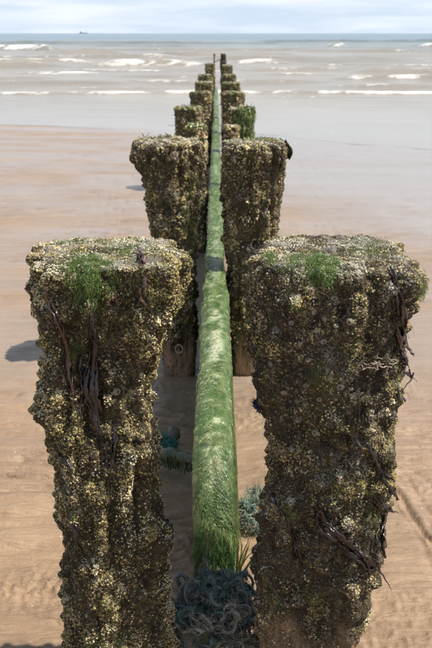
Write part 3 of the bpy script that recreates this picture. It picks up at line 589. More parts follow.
far = [  # d, left (x0,x1,top), right (x0,x1,top), labels
    (7.9, (185, 207, 124), (224, 240, 125), 'short post half hidden behind the left post of the second pair', 'short post half hidden behind the right post of the second pair'),
    (11.0, (174, 204, 107), (228, 255, 108), 'rounded brown post on the left standing out past the row, in front of the water', 'squat post on the right thickly covered with green weed'),
    (13.8, (189, 211, 91.5), (222, 245, 92), 'left post with a thin green cap, behind the rounded brown post', 'right post directly behind the squat green weedy one'),
    (16.8, (195, 213, 82), (222, 241, 82.5), 'left post with a green weed ledge, fourth from the seaward end', 'right post with a green weed ledge, fourth from the seaward end'),
    (20.0, (198, 213, 74.5), (222, 236, 74.5), 'small brown left post, third from the seaward end', 'small brown right post, third from the seaward end'),
    (26.0, (205, 215, 63.5), (221, 233, 65.0), 'tiny left post beside the thin iron rod at the seaward end', 'tiny right post just in front of the tall dark end post')]
FAR = []
for i, (d, l, rgt, la, lb) in enumerate(far):
    for s, (x0, x1, tp), lab in ((0, l, la), (1, rgt, lb)):
        g = 1.0 + 0.10 * rb_.normal(); b = 2200 if i < 2 else 1000
        rows = [(tp - 2, x0 + .6, x1 - .6), (tp + 5, x0, x1), (tp + 22, x0 + (1.5 if s == 0 else 0), x1 - (1.5 if s else 0)), (tp + 60, x0 + (2.5 if s == 0 else 0), x1 - (2.5 if s else 0))]
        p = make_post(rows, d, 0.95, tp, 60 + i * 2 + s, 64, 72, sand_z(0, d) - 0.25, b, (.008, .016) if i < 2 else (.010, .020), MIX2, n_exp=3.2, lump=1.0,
                      tint=(.045, .034, .016), weed_top=.15, label=lab, sides=5, shrink=0.012)
        FAR.append(p)
        if i == 1 and s == 1: add_weed(p, (246, 118), (9, 14), 1800, 0.05, GREENS + OLIVES, 200, wmin=.003, wmax=.006)
        elif i >= 1 or s == 0: add_weed(p, ((x0 + x1) / 2, tp + 1.0), ((x1 - x0) / 3, 1.6), 260, 0.03, GREENS + OLIVES, 201 + i * 2 + s, wmin=.003, wmax=.007)

# tall end post and thin rod with its tie bar
def end_post():
    root = empty('groyne_post', (0.15, 30, -0.75)); tag(root, 'tall dark bare post at the far seaward end of the groyne', 'post', 'weathered groyne posts')
    off = np.array(root.location); zt = at(223, 54, 30)[2]; x0, x1 = at(220.3, 60, 30)[0], at(226.3, 60, 30)[0]
    nu, nv = 16, 24; th = np.linspace(0, 2 * pi, nu, endpoint=False); z = np.linspace(-1.0, zt, nv)
    rad = (np.abs(np.cos(th)) ** 5 + np.abs(np.sin(th)) ** 5) ** (-1 / 5); h = (x1 - x0) / 2
    sc = np.ones(nv); z = np.concatenate([z, [zt + .01, zt + .012]]); sc = np.concatenate([sc, [.85, .02]])
    P = np.stack([(x0 + x1) / 2 + h * sc[:, None] * rad * np.cos(th), 30 + h * sc[:, None] * rad * np.sin(th), np.repeat(z[:, None], nu, 1)], -1)
    P = P + (vnoise(P * 6, 3) - .5)[..., None] * np.array([.05, .05, .03])
    c = np.array([.022, .026, .018]) * (0.6 + fbm(P * 8, 3, 2))[..., None]
    link('timber', mesh_np('timber', (P - off).reshape(-1, 3), gridF(len(z), nu, True), True, cols=c.reshape(-1, 3), attrs={'bare': np.ones(c.shape[:2])}), M_core, root)
    # bolted collar with pale top
    P2 = np.stack([(x0 + x1) / 2 + h * 1.16 * rad * np.cos(th)[None] * np.ones((4, 1)), 30 + h * 1.16 * rad * np.sin(th)[None] * np.ones((4, 1)), np.repeat(np.array([zt - .30, zt - .29, zt - .22, zt - .21])[:, None], nu, 1)], -1)
    P2[[0, 3], :, :2] = ((P2[[0, 3], :, :2] - np.array([(x0 + x1) / 2, 30])) * .9) + np.array([(x0 + x1) / 2, 30])
    link('collar', mesh_np('collar', (P2 - off).reshape(-1, 3), gridF(4, nu, True), True), M_iron, root)
    rod = empty('iron_rod', (-0.05, 29.4, -0.75)); tag(rod, 'thin dark upright iron rod beside the tall seaward end post', 'rod')
    ro = np.array(rod.location); zr = at(214.5, 55, 29.4)[2]; xr = at(214.4, 60, 29.4)[0]
    V, F = tubes([[(xr, 29.4, -1.0), (xr + .01, 29.4, -.2), (xr - .01, 29.4, zr - .2), (xr, 29.4, zr)]], [.022], 8); link('shaft', mesh_np('shaft', V - ro, F), M_iron, rod)
    V, F = tubes([[(xr, 29.4, zr - .22), (xr + .1, 29.5, zr - .19), (x0 + .02, 29.85, zr - .13)]], [.018], 6); link('tie_bar', mesh_np('tie_bar', V - ro, F), M_iron, rod)
    V, F = tubes([[(xr, 29.4, zr - .01), (xr, 29.4, zr), (xr, 29.4, zr + .03), (xr, 29.4, zr + .035)]], [np.array([.02, .045, .045, .005])], 8); link('cap', mesh_np('cap', V - ro, F), M_iron, rod)
end_post()

# ------------------------------------------------------------------ plank wall between the posts
def wall_seg(y0, y1, zt0, zt1, w, seed, label, x0=-0.005, planks=2, strands=0, h=0.20, near_end=False):
    r = np.random.default_rng(seed); root = empty('groyne_wall', (x0, y0, zt0 - h * planks)); tag(root, label, 'wall', 'plank wall sections along the groyne')
    off = np.array(root.location)
    for k in range(planks):
        ny, na = max(8, int((y1 - y0) / (0.012 if near_end else 0.06))), 30
        y = np.linspace(y0, y1, ny); a = np.linspace(0, 2 * pi, na, endpoint=False)
        n_ = 6 if k else 3.2
        rad = (np.abs(np.cos(a)) ** n_ + np.abs(np.sin(a)) ** n_) ** (-1 / n_)
        zt = np.interp(y, [y0, y1], [zt0, zt1]) - k * h - (.20 * np.clip(1 - (y - y0) / .26, 0, 1) ** 2.4 if near_end else 0)
        end = np.minimum(1, np.minimum(sstep(y, y0 - .015, y0 + .02), 1 - sstep(y, y1 - .012, y1 + .012)) * .3 + .7)
        wk = w * (1.0 if k == 0 else 0.90) / 2
        X = x0 + (wk * rad * np.cos(a))[None] * end[:, None]; Zc = (zt - h / 2)[:, None] + ((h / 2 - .004) * rad * np.sin(a))[None] * end[:, None]
        P = np.stack([X, np.repeat(y[:, None], na, 1), Zc], -1)
        P[..., 0] += (.022 * (fbm(np.stack([P[..., 1] * 5, 0 * P[..., 1] + seed, 0 * P[..., 1] + k], -1), 3, seed) - .5)) * (1 - sstep(P[..., 1], 8, 12))
        P = P + (fbm(P * np.array([26, 7, 26]), 3, seed + k) - .5)[..., None] * np.stack([np.cos(a) * .02, 0 * a, np.sin(a) * .024], -1)[None]
        cap0 = P[:1].mean(1, keepdims=True) + 0 * P[:1]; cap1 = P[-1:].mean(1, keepdims=True) + 0 * P[-1:]
        P = np.concatenate([cap0, P, cap1])
        f = fbm(P * 34, 3, seed + 3); g = fbm(P * np.array([20, 5, 20]), 3, seed + 5)
        c = np.array([.075, .125, .035]) * (0.35 + 1.3 * f)[..., None] + np.array([.09, .10, .04]) * sstep(g, .5, .7)[..., None]
        pale = sstep((.55 * fbm(P * np.array([34, 22, 34]), 4, seed + 8) + .45 * fbm(P * np.array([14, 1.1, 14]), 2, seed + 9)), .47, .58) * (1 - sstep(np.abs(P[..., 0] - x0), .02, .05)) * sstep(P[..., 2], zt0 - .14, zt0 - .02) * (1.0 if near_end else .35)  # bare pale patches; the sheen along the ridge is painted in too
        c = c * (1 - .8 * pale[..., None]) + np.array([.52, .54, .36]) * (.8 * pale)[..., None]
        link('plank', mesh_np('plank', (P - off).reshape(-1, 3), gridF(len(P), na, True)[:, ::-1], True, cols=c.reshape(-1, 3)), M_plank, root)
    if strands:
        n, kk = strands, 4
        yy = y0 - .012 + (y1 - y0 + .012) * r.random(n) ** 1.25; s = r.normal(size=n) * 0.55; s = np.clip(s, -1.25, 1.25)
        zt = np.interp(yy, [y0, y1], [zt0, zt1])
        surf0 = lambda s, yy, zt: np.stack([x0 + s * w / 2, yy, zt], -1)
        pt = surf0(s, yy, zt); thin = (.55 * fbm(pt * np.array([34, 22, 34]), 4, seed + 8) + .45 * fbm(pt * np.array([14, 1.1, 14]), 2, seed + 9)) < .49; thin |= np.abs(s) > .55; thin |= np.abs(s) > .8; thin |= r.random(n) < .12
        def surf(s, yy, zt):   # s: -1..1 across the top, beyond that down the sides
            x = x0 + (.022 * (fbm(np.stack([yy * 5, 0 * yy + seed, 0 * yy], -1), 3, seed) - .5)) * (1 - sstep(yy, 8, 12)) + np.sign(s) * w / 2 * np.minimum(1, np.abs(s)) ** .9 * 1.03
            z = zt + .003 - (.20 * np.clip(1 - (yy - y0) / .26, 0, 1) ** 2.4 if near_end else 0) - .028 * np.minimum(1, np.abs(s)) ** 3 - np.maximum(0, np.abs(s) - 1) * .22
            return np.stack([x, yy, z], -1)
        flow = (fbm(np.stack([s * 1.5, yy * 7, 0 * s], -1), 2, seed + 9) - .5)
        sgn = np.where(r.random(n) < .85, np.sign(s), -np.sign(s)); L = (.08 + .20 * r.random(n))
        dy = -(.004 + .012 * r.random(n)) * (1 + 1.2 * flow)
        pts = []
        for t in np.linspace(0, 1, kk):
            st = s + sgn * L * t; yt = yy + dy * t * 1.2
            q = surf(st, yt, zt)
            over = np.clip((y0 - yt) / .02, 0, 6)                     # hanging over the near end
            q[:, 1] = np.where(yt < y0, y0 - .008 - .004 * over, q[:, 1]); q[:, 2] -= np.where(yt < y0, (y0 - yt) * 3.0, 0)
            q = q + np.stack([0 * t + r.normal(size=n) * .0012, r.normal(size=n) * .0012, .002 * np.sin(t * pi) + .0025 * r.random(n)], -1)
            pts.append(q)
        path = np.stack(pts, 1)[thin]; n = len(path)
        up = np.array([0, -.3, 1.0]); S = nrm(np.cross(np.gradient(path, axis=1), up + .5 * r.normal(size=(n, 1, 3))))
        W = (.0002 + .0004 * r.random((n, 1))) * (1 - .6 * np.linspace(0, 1, kk)[None] ** 2) * (1 if near_end else 3.0)
        V, F = ribbons(path - off, W, S)
        pc = fbm(path[:, 0] * np.array([45, 26, 45]), 3, seed + 30)
        base = np.where((pc > .54)[:, None], np.array([.27, .31, .13]), np.array([.095, .18, .045])) * (.55 + .9 * r.random((n, 1)))
        o = link('green_weed', mesh_np('green_weed', V, F, True, cols=np.repeat(base, 2 * kk, 0)), M_weed, root); tag(o, kind='stuff')
        if near_end:          # beard of weed over the end face
            n = 3000; kk = 6; t = np.linspace(0, 1, kk)[None, :, None]
            xx = x0 + (r.random(n) - .5) * w * .98; zz = zt0 - .16 - r.random(n) * .28; yy = y0 - .008 - .012 * r.random(n) - .05 * (zt0 - zz)
            zz -= .03 * ((xx - x0) / (w / 2)) ** 2
            d_ = np.stack([(xx - x0) * .8 + r.normal(size=n) * .22, -.12 + .15 * r.normal(size=n), -np.ones(n)], -1); d_ = nrm(d_)
            path = np.stack([xx, yy, zz], -1)[:, None] + d_[:, None] * t * (.02 + .035 * r.random((n, 1, 1))) + np.array([0, -.006, 0]) * np.sin(t * pi * .9)
            path = path + np.cumsum(r.normal(size=(n, kk, 3)), 1) * .0008
            S = nrm(np.cross(np.gradient(path, axis=1), np.array([0, -1.0, .2]) + .4 * r.normal(size=(n, 1, 3))))
            W = (.0004 + .0007 * r.random((n, 1))) * (1 - .6 * t[..., 0] ** 2); V, F = ribbons(path - off, W, S)
            pc = fbm(path[:, 0] * 30, 3, seed + 31)
            base = np.where((pc > .55)[:, None], np.array([.27, .31, .12]), np.array([.10, .19, .05])) * (.55 + .9 * r.random((n, 1)))
            o = link('weed_beard', mesh_np('weed_beard', V, F, True, cols=np.repeat(base, 2 * kk, 0)), M_weed, root); tag(o, kind='stuff')
            # weed fringe down the right flank
            n = 900; yy = y0 + (y1 - y0) * .75 * r.random(n); xx = np.full(n, x0 + w / 2 + .004); zz = np.interp(yy, [y0, y1], [zt0, zt1]) - .05 - .2 * r.random(n)
            path = np.stack([xx, yy, zz], -1)[:, None] + np.stack([.03 + .06 * r.random(n), .05 * r.normal(size=n), -.9 * np.ones(n)], -1)[:, None] * t * (.08 + .12 * r.random((n, 1, 1)))
            S = nrm(np.cross(np.gradient(path, axis=1), np.array([1, -.6, .2]) + .3 * r.normal(size=(n, 1, 3))))
            W = (.0006 + .0009 * r.random((n, 1))) * (1 - .6 * t[..., 0] ** 2); V, F = ribbons(path - off, W, S)
            base = np.array([[.06, .11, .03], [.09, .15, .04], [.14, .17, .06]])[r.integers(0, 3, n)] * (.6 + .8 * r.random((n, 1)))
            o = link('weed_fringe', mesh_np('weed_fringe', V, F, True, cols=np.repeat(base, 2 * kk, 0)), M_weed, root); tag(o, kind='stuff')
    return root
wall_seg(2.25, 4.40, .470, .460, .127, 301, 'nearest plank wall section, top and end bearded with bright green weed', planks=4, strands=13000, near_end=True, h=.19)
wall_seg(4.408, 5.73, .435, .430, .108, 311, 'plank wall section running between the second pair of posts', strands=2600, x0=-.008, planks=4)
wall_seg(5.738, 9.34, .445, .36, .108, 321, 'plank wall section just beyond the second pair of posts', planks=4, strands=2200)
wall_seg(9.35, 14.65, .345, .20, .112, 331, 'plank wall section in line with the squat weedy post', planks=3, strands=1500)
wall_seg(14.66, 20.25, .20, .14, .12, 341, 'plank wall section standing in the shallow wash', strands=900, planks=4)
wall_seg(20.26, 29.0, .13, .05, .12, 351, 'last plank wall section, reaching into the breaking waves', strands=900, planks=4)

# weedy cross brace from the wall to the left post, in the shade
def brace(a, b, rad, seed, label):
    root = empty('cross_brace', tuple(a)); tag(root, label, 'brace'); off = np.array(root.location)
    k = 26; t = np.linspace(0, 1, k)[:, None]; P = a * (1 - t) + b * t; R = np.full(k, rad); R[0] = R[-1] = .004
    V, F = tubes([P], [R], 14); V = V + (fbm(V * 30, 3, seed) - .5)[:, None] * .02
    c = np.array([.022, .035, .014]) * (.5 + fbm(V * 40, 2, seed + 1))[:, None]
    link('bar', mesh_np('bar', V - off, F, True, cols=c), M_plank, root)
    r = np.random.default_rng(seed); n = 700; tt = r.random((n, 1)); p0 = a * (1 - tt) + b * tt + r.normal(size=(n, 3)) * np.array([.0, rad * .5, rad * .4]); p0[:, 1] -= rad * .5
    tk = np.linspace(0, 1, 5)[None, :, None]; path = p0[:, None] + np.stack([.2 * r.normal(size=n), -.35 + .2 * r.normal(size=n), -np.ones(n)], -1)[:, None] * tk * (.012 + .022 * r.random((n, 1, 1)))
    S = nrm(np.cross(np.gradient(path, axis=1), np.array([0, -1., .2]) + .4 * r.normal(size=(n, 1, 3)))); W = np.full((n, 5), .0016)
    V, F = ribbons(path - off, W, S); c = np.array([[.03, .06, .018], [.05, .075, .025]])[r.integers(0, 2, n)]
    o = link('green_weed', mesh_np('green_weed', V, F, True, cols=np.repeat(c, 10, 0)), M_weed, root); tag(o, kind='stuff')
brace(np.array([-.27, 2.95, .20]), np.array([-.06, 2.75, .25]), .022, 7, 'short weedy timber brace in the shade left of the green wall')

# ------------------------------------------------------------------ brown seaweed fronds
def frond(p, px_path, label, width=.006, blades=3, seed=0, loose=0.006, plane=None, flat=.35, tails=0, col=(.017, .010, .009)):
    """strap seaweed lying on post p along a photograph polyline; points off the post hang free"""
    r = np.random.default_rng(seed); pts = []
    for q in px_path:
        P0, N0, _ = pick(p, q[0], q[1]); s = proj(P0)
        if (s[0] - q[0]) ** 2 + (s[1] - q[1]) ** 2 > 20: pts.append(at(q[0], q[1], (pts[-1][1] if pts else p.d) - .004))
        else: pts.append(P0 + N0 * (loose + .004))
    pts = np.array(pts); base = pts[0]
    width = width * .66; root = empty('seaweed_frond', tuple(base)); tag(root, label, 'seaweed', 'brown seaweed on the posts')
    t = np.linspace(0, len(pts) - 1, max(18, len(pts) * 6)); C = np.stack([np.interp(t, range(len(pts)), pts[:, i]) for i in range(3)], 1)
    ker = np.ones(5) / 5; Cs = np.stack([np.convolve(np.pad(C[:, i], 2, 'edge'), ker, 'valid') for i in range(3)], 1)
    for b in range(blades):
        k = len(Cs); n0, n1 = (0, k) if b == 0 else (int(r.integers(0, max(1, k // 3))), int(r.integers(k * 2 // 3, k + 1)))
        Q = Cs[n0:n1].copy(); m = len(Q); wob = np.cumsum(r.normal(size=(m, 3)), 0) * .0016; wob -= wob[0]
        Q = Q + wob + r.normal(size=3) * width * .7 * (b > 0)
        R = width * (.55 + .6 * r.random()) * (.35 + .9 * np.sin(np.linspace(.25, pi * .97, m)) ** .6) * (.75 + .5 * r.random(m))
        R[-1] = width * .1
        V, F = tubes([Q], [R], 7, flat, twist=r.normal() * 5)
        V = V + (fbm(V * 120, 2, seed + b) - .5)[:, None] * width * .9
        c = np.array(col) * (.6 + .9 * fbm(V * 90, 2, seed + 2))[:, None]
        link('blade', mesh_np('blade', V - base, F, True, cols=c), M_kelp, root)
    for b in range(tails):
        i = int(r.integers(len(Cs) // 3, len(Cs))); q0 = Cs[i]; d_ = nrm(np.array([r.normal() * .5, -.4, -1.0])); m = 9
        Q = q0 + d_ * np.linspace(0, .03 + .05 * r.random(), m)[:, None] + np.cumsum(r.normal(size=(m, 3)), 0) * .0015
        V, F = tubes([Q], [width * .45 * np.linspace(1, .2, m)], 5, .5); c = np.array(col) * (.6 + .8 * r.random((len(V), 1)))
        link('blade', mesh_np('blade', V - base, F, True, cols=c), M_kelp, root)
    return root
NL, NR = near_left, near_right
frond(NL, [(46, 285), (53, 305), (60, 322), (70, 345), (73, 375), (80, 400)], 'brown seaweed strap down the left edge of the near left post', .0075, 4, 1, tails=3, col=(.06, .034, .022))
frond(NL, [(90, 295), (88, 318), (96, 335), (93, 360), (90, 385), (97, 410), (105, 432), (112, 450)], 'long dark seaweed strand down the middle of the near left post face', .008, 5, 2, tails=4)
frond(NL, [(114, 282), (115, 300), (110, 330), (104, 352)], 'thin brown seaweed below the right end of the green tuft, near left post', .0055, 3, 3, tails=2, col=(.06, .036, .024))
frond(NL, [(138, 250), (144, 262), (143, 276), (137, 283)], 'reddish brown seaweed scrap on the top edge of the near left post', .007, 3, 4, col=(.09, .05, .04))
frond(NL, [(136, 284), (142, 292), (147, 302)], 'small brown seaweed flap below the top edge of the near left post', .007, 2, 5, col=(.10, .06, .04))
frond(NL, [(112, 420), (110, 440), (106, 458), (110, 476)], 'short dark seaweed strand at mid height on the near left post', .007, 4, 6, tails=2)
frond(NL, [(68, 510), (76, 525), (84, 538), (92, 550)], 'dark seaweed strand slanting across the lower near left post', .006, 3, 7, tails=2)
frond(NL, [(55, 440), (62, 455), (70, 470), (66, 484)], 'short dark seaweed scrap near the left edge of the near left post', .006, 3, 8, tails=2)
frond(NL, [(80, 352), (78, 372), (84, 392), (92, 408), (97, 425)], 'dark matted seaweed on the left half of the near left post', .008, 4, 9, tails=3)
frond(NL, [(150, 505), (160, 515), (168, 524), (171, 530)], 'dark seaweed tip poking out right above the pale lump, near left post', .006, 3, 10)
frond(NR, [(387, 270), (396, 284), (402, 300), (400, 322), (397, 342), (401, 355), (404, 366), (409, 371), (415, 374)], 'broad purplish seaweed strap hanging down the right side of the near right post', .0085, 5, 21, tails=3, col=(.05, .03, .028))
frond(NR, [(394, 318), (398, 340), (394, 352), (400, 366)], 'dark seaweed bunch at the right edge of the near right post, upper half', .008, 4, 22, tails=3)
frond(NR, [(396, 388), (398, 397), (404, 400), (406, 397)], 'tiny curled seaweed tip at the right edge of the near right post', .0035, 1, 23)
frond(NR, [(360, 435), (372, 450), (378, 465), (384, 478), (392, 486), (399, 491)], 'dark seaweed strand ending in a tip beside the runnel, near right post', .009, 4, 24, tails=2)
frond(NR, [(372, 488), (376, 500), (384, 508), (391, 515), (397, 519)], 'forked seaweed tip sticking out from the lower near right post', .0055, 2, 25)
frond(NR, [(377, 500), (379, 520), (378, 540), (377, 556)], 'seaweed strand hanging straight down the lower right edge of the near right post', .008, 4, 26, loose=.012)
frond(NR, [(316, 505), (324, 520), (334, 535), (347, 547), (358, 555), (370, 562), (379, 557)], 'long twisted seaweed strand slanting across the lower near right post', .010, 5, 27, tails=3, loose=.012)
frond(NR, [(355, 545), (364, 560), (369, 572), (367, 580)], 'short seaweed end drooping below the twisted strand, near right post', .006, 3, 28, loose=.01)
frond(NR, [(288, 510), (294, 535), (292, 552), (300, 560)], 'dark seaweed scrap low on the left half of the near right post', .007, 4, 29, tails=2)
frond(NR, [(270, 495), (278, 510), (290, 522)], 'thin dark seaweed wisp on the left edge of the near right post', .005, 2, 30)
frond(NR, [(352, 385), (356, 405), (352, 430), (358, 450)], 'dark narrow seaweed streak down the middle of the near right post', .006, 3, 31, tails=2)
frond(second_right, [(284, 142), (288, 150), (290, 160)], 'dark seaweed clump hanging at the top right of the second right post', .016, 4, 41)
frond(second_right, [(281, 150), (282, 160), (281, 172)], 'thin seaweed tail beside the hanging clump on the second right post', .012, 3, 42)
# white ragged strand on the right post
def strand_obj(name, label, cat, pts, rad, material, n=1, seed=0, jit=.004, fuzz=0, col=None):
    r = np.random.default_rng(seed); pts = np.array(pts, float); base = pts[0]; paths = []
    for i in range(n):
        t = np.linspace(0, len(pts) - 1, len(pts) * 6); C = np.stack([np.interp(t, range(len(pts)), pts[:, k]) for k in range(3)], 1)
        ker = np.ones(5) / 5; C = np.stack([np.convolve(np.pad(C[:, k], 2, 'edge'), ker, 'valid') for k in range(3)], 1)
        paths.append(C + np.cumsum(r.normal(size=C.shape), 0) * jit * .2 + r.normal(size=3) * jit * (i > 0))
    V, F = tubes(paths, [rad * (.6 + .8 * r.random(len(P))) for P in paths], 6)
    o = link(name, mesh_np(name, V - base, F, True, cols=None if col is None else np.array(col) * (.6 + .8 * r.random((len(V), 1)))), material, loc=tuple(base))
    tag(o, label, cat); return o
pp = [pick(NR, a, b) for a, b in [(356, 357), (364, 360), (373, 362), (382, 363), (392, 367)]]
strand_obj('frayed_cord', 'ragged white frayed cord stuck across the near right post', 'cord', [P0 + N0 * .012 for P0, N0, _ in pp], .0011, M_pale, 7, 3, .010)

# rope rings left on the second posts
def ring(label, c, rad, thick, tilt, name='rope_ring'):
    t = np.linspace(0, 2 * pi, 25); P = np.stack([rad * np.cos(t), rad * .25 * np.sin(t * 2) * 0 + 0 * t, rad * 1.1 * np.sin(t)], 1)
    P[:, 1] += .2 * rad * np.sin(t); V, F = tubes([P], [thick * (1 + .2 * np.sin(t * 5))], 8)
    o = link(name, mesh_np(name, V, F), M_pale, loc=tuple(c)); o.rotation_euler = (0, 0, tilt); tag(o, label, 'ring')
P0, N0, _ = pick(second_right, 253, 243); ring('small pale rope ring on the second right post, above the near right post', P0 + N0 * .015, .026, .006, .2)
P0, N0, _ = pick(second_left, 190, 330); ring('pale rope loop low on the second left post beside the wall', at(179, 349, 4.55), .022, .0035, -.3)

# ------------------------------------------------------------------ ropes and nets on the sand
def rope_tangle(name, label, c, rad, n, seed, cols, thick=.0035, fuzz=2500, steps=30, flen=.03, sides=5):
    r = np.random.default_rng(seed); root = empty(name, tuple(c)); tag(root, label, 'rope'); rad = np.array(rad); paths = []
    for i in range(n):
        u = nrm(r.normal(size=3)); u[2] = abs(u[2]) * 1.1 - .25; p = u * (.55 + .45 * r.random()); v = nrm(r.normal(size=3)); Q = []
        for k in range(steps):
            v = nrm(v + .75 * r.normal(size=3) - .35 * p * max(0, np.linalg.norm(p) - .8) * 4); p = p + v * .11
            if p[2] < -.35: p[2] = -.35
            Q.append(p * rad)
        Q = np.array(Q); Q = np.stack([np.interp(np.linspace(0, steps - 1, steps * 2), range(steps), Q[:, j]) for j in range(3)], 1)
        Q[1:-1] = (Q[:-2] + Q[1:-1] + Q[2:]) / 3; paths.append(Q)
    V, F = tubes(paths, [thick * (.5 + r.random()) * np.ones(len(P)) for P in paths], sides, .8)
    idx = np.repeat(r.integers(0, len(cols), n), steps * 2 * sides); C = np.array(cols)[idx] * (.6 + .8 * fbm(V * 60, 2, seed)[:, None])
    o = link('strand', mesh_np('strand', V, F, True, cols=C), M_rope, root); tag(o, kind='stuff')
    # frayed fibres
    m, k = fuzz, 4; pi_ = r.integers(0, n, m); si = r.integers(0, steps * 2, m); P0 = np.stack([paths[a][b] for a, b in zip(pi_, si)])
    d = nrm(r.normal(size=(m, 3)) + nrm(P0) * .6); L = flen * (.3 + r.random((m, 1, 1))); t = np.linspace(0, 1, k)[None, :, None]
    path = P0[:, None] + d[:, None] * L * t + np.cumsum(r.normal(size=(m, k, 3)), 1) * flen * .12
    S = nrm(np.cross(np.gradient(path, axis=1), r.normal(size=(m, 1, 3)))); W = np.full((m, k), .0008) * (1 - .5 * t[..., 0])
    V, F = ribbons(path, W, S); C = np.array(cols)[r.integers(0, len(cols), m)] * (.7 + .8 * r.random((m, 1)))
    o = link('frayed_fibre', mesh_np('frayed_fibre', V, F, True, cols=np.repeat(C, 2 * k, 0)), M_rope, root); tag(o, kind='stuff')
    return root
BLUES = [(.21, .23, .23), (.15, .20, .21), (.27, .27, .25), (.08, .20, .20), (.34, .33, .28)]
TEAL = [(.03, .17, .16), (.05, .22, .20), (.09, .24, .21), (.16, .22, .19)]
def woolly_heap(name, label, c, rad, n, seed, cols, thick, fuzz, flen):
    r = np.random.default_rng(seed); root = empty(name, tuple(c)); tag(root, label, 'rope'); rad = np.array(rad); paths, rr = [], []
    for i in range(n):
        u = nrm(r.normal(size=3)); u[2] = abs(u[2]); p = u * (.62 + .30 * r.random()); v = nrm(r.normal(size=3)); Q = []
        for k in range(16):
            v = nrm(v + .8 * r.normal(size=3) - 1.6 * p * max(0, np.linalg.norm(p) - .85)); p = p + v * .11; p[2] = max(p[2], -.6); Q.append(p * rad)
        Q = np.array(Q); Q = np.stack([np.interp(np.linspace(0, 15, 44), range(16), Q[:, j]) for j in range(3)], 1); Q[1:-1] = (Q[:-2] + Q[1:-1] + Q[2:]) / 3
        paths.append(Q); R_ = thick * (.5 + .9 * r.random()) * (.75 + .5 * vnoise(np.stack([np.arange(44) * .7, np.full(44, i), np.zeros(44)], -1), 3)); R_[[0, -1]] *= .3; rr.append(R_)
    V, F = tubes(paths, rr, 6)
    V = V + (fbm(V * 150, 3, seed)[:, None] - .5) * nrm(V) * thick * 1.6 + r.normal(size=V.shape) * thick * .10
    ci = r.integers(0, len(cols), n); C = np.array(cols)[np.repeat(ci, 44 * 6)] * (.45 + 1.1 * fbm(V * 110, 3, seed + 1)[:, None])
    o = link('strand', mesh_np('strand', V, F, True, cols=C), M_rope, root); tag(o, kind='stuff')
    k = 4; idx = r.integers(0, len(V), fuzz); P0 = V[idx]; cen = np.concatenate([np.repeat(Q, 6, 0) for Q in paths])[idx]
    d = nrm(nrm(P0 - cen) + .9 * r.normal(size=(fuzz, 3))); t = np.linspace(0, 1, k)[None, :, None]
    path = P0[:, None] + d[:, None] * flen * (.3 + r.random((fuzz, 1, 1))) * t + np.cumsum(r.normal(size=(fuzz, k, 3)), 1) * flen * .16
    S = nrm(np.cross(np.gradient(path, axis=1), r.normal(size=(fuzz, 1, 3)))); W = np.full((fuzz, k), .0008) * (1 - .5 * t[..., 0])
    V2, F2 = ribbons(path, W, S); o = link('frayed_fibre', mesh_np('frayed_fibre', V2, F2, True, cols=np.repeat(C[idx] * (.8 + .7 * r.random((fuzz, 1))), 2 * k, 0)), M_rope, root); tag(o, kind='stuff')
woolly_heap('rope_tangle', 'fuzzy blue-grey frayed rope heap jammed between the two nearest posts', (.0, 2.15, .02), (.140, .10, .165), 130, 1, [(.22, .24, .23), (.16, .20, .20), (.28, .28, .24), (.11, .18, .17), (.36, .34, .28), (.17, .18, .16)], .0048, 24000, .015)
rope_tangle('rope_tangle', 'cream frayed rope end in front of the blue-grey rope heap', at(238, 646, 2.02) + np.array([0, 0, -.01]), (.055, .045, .035), 36, 2, [(.40, .37, .28), (.30, .27, .19), (.22, .20, .15)], .0035, 2200, flen=.018)
rope_tangle('net_scrap', 'pale teal net scrap on the sand right of the green wall', (.165, 3.05, sand_z(.165, 3.05) + .05), (.075, .13, .06), 40, 3, [(.11, .18, .155), (.17, .21, .175), (.25, .24, .18), (.17, .18, .11)], .0030, 2600)
rope_tangle('net_scrap', 'dark teal rope bundle in the shade behind the near left post', (-.235, 3.45, sand_z(-.235, 3.45) + .10), (.06, .06, .075), 30, 4, TEAL, .0035, 1200)
rope_tangle('net_scrap', 'small navy rope tuft stuck to the left edge of the near right post', at(258, 406, 1.96), (.012, .012, .018), 14, 5, [(.02, .025, .07), (.03, .035, .09)], .0018, 260, flen=.012)
strand_obj('orange_cord', 'small scrap of orange cord caught in the pale teal net', 'cord', [(.168, 2.97, sand_z(.16, 3.0) + .10), (.178, 2.965, sand_z(.16, 3.0) + .108), (.188, 2.98, sand_z(.16, 3.0) + .10)], .0045, flat_mat('orange_plastic', (.55, .13, .04), .5), 1, 4, .001)
# yellow-green grass-like weed strands leaning out by the rope heap
def sprig(label, pts_list, seed):
    r = np.random.default_rng(seed); base = np.array(pts_list[0][0]); P, n = [], len(pts_list)
    k = 10
    for q in pts_list:
        q = np.array(q); t = np.linspace(0, len(q) - 1, k); P.append(np.stack([np.interp(t, range(len(q)), q[:, j]) for j in range(3)], 1))
    P = np.array(P); P = np.concatenate([P + r.normal(size=3) * .004 + np.cumsum(r.normal(size=P.shape), 1) * .0012 for _ in range(3)])
    S = nrm(np.cross(np.gradient(P, axis=1), np.array([0, -1, .3]))); W = .0024 * (1 - .7 * np.linspace(0, 1, k)[None] ** 2) * np.ones((len(P), 1))
    V, F = ribbons(P - base, W, S); c = np.array([.20, .22, .05]) * (.6 + .8 * r.random((len(P), 1)))
    o = link('weed_sprig', mesh_np('weed_sprig', V, F, True, cols=np.repeat(c, 2 * k, 0)), M_weed, loc=tuple(base)); tag(o, label, 'seaweed')
b0 = at(237, 582, 2.22)
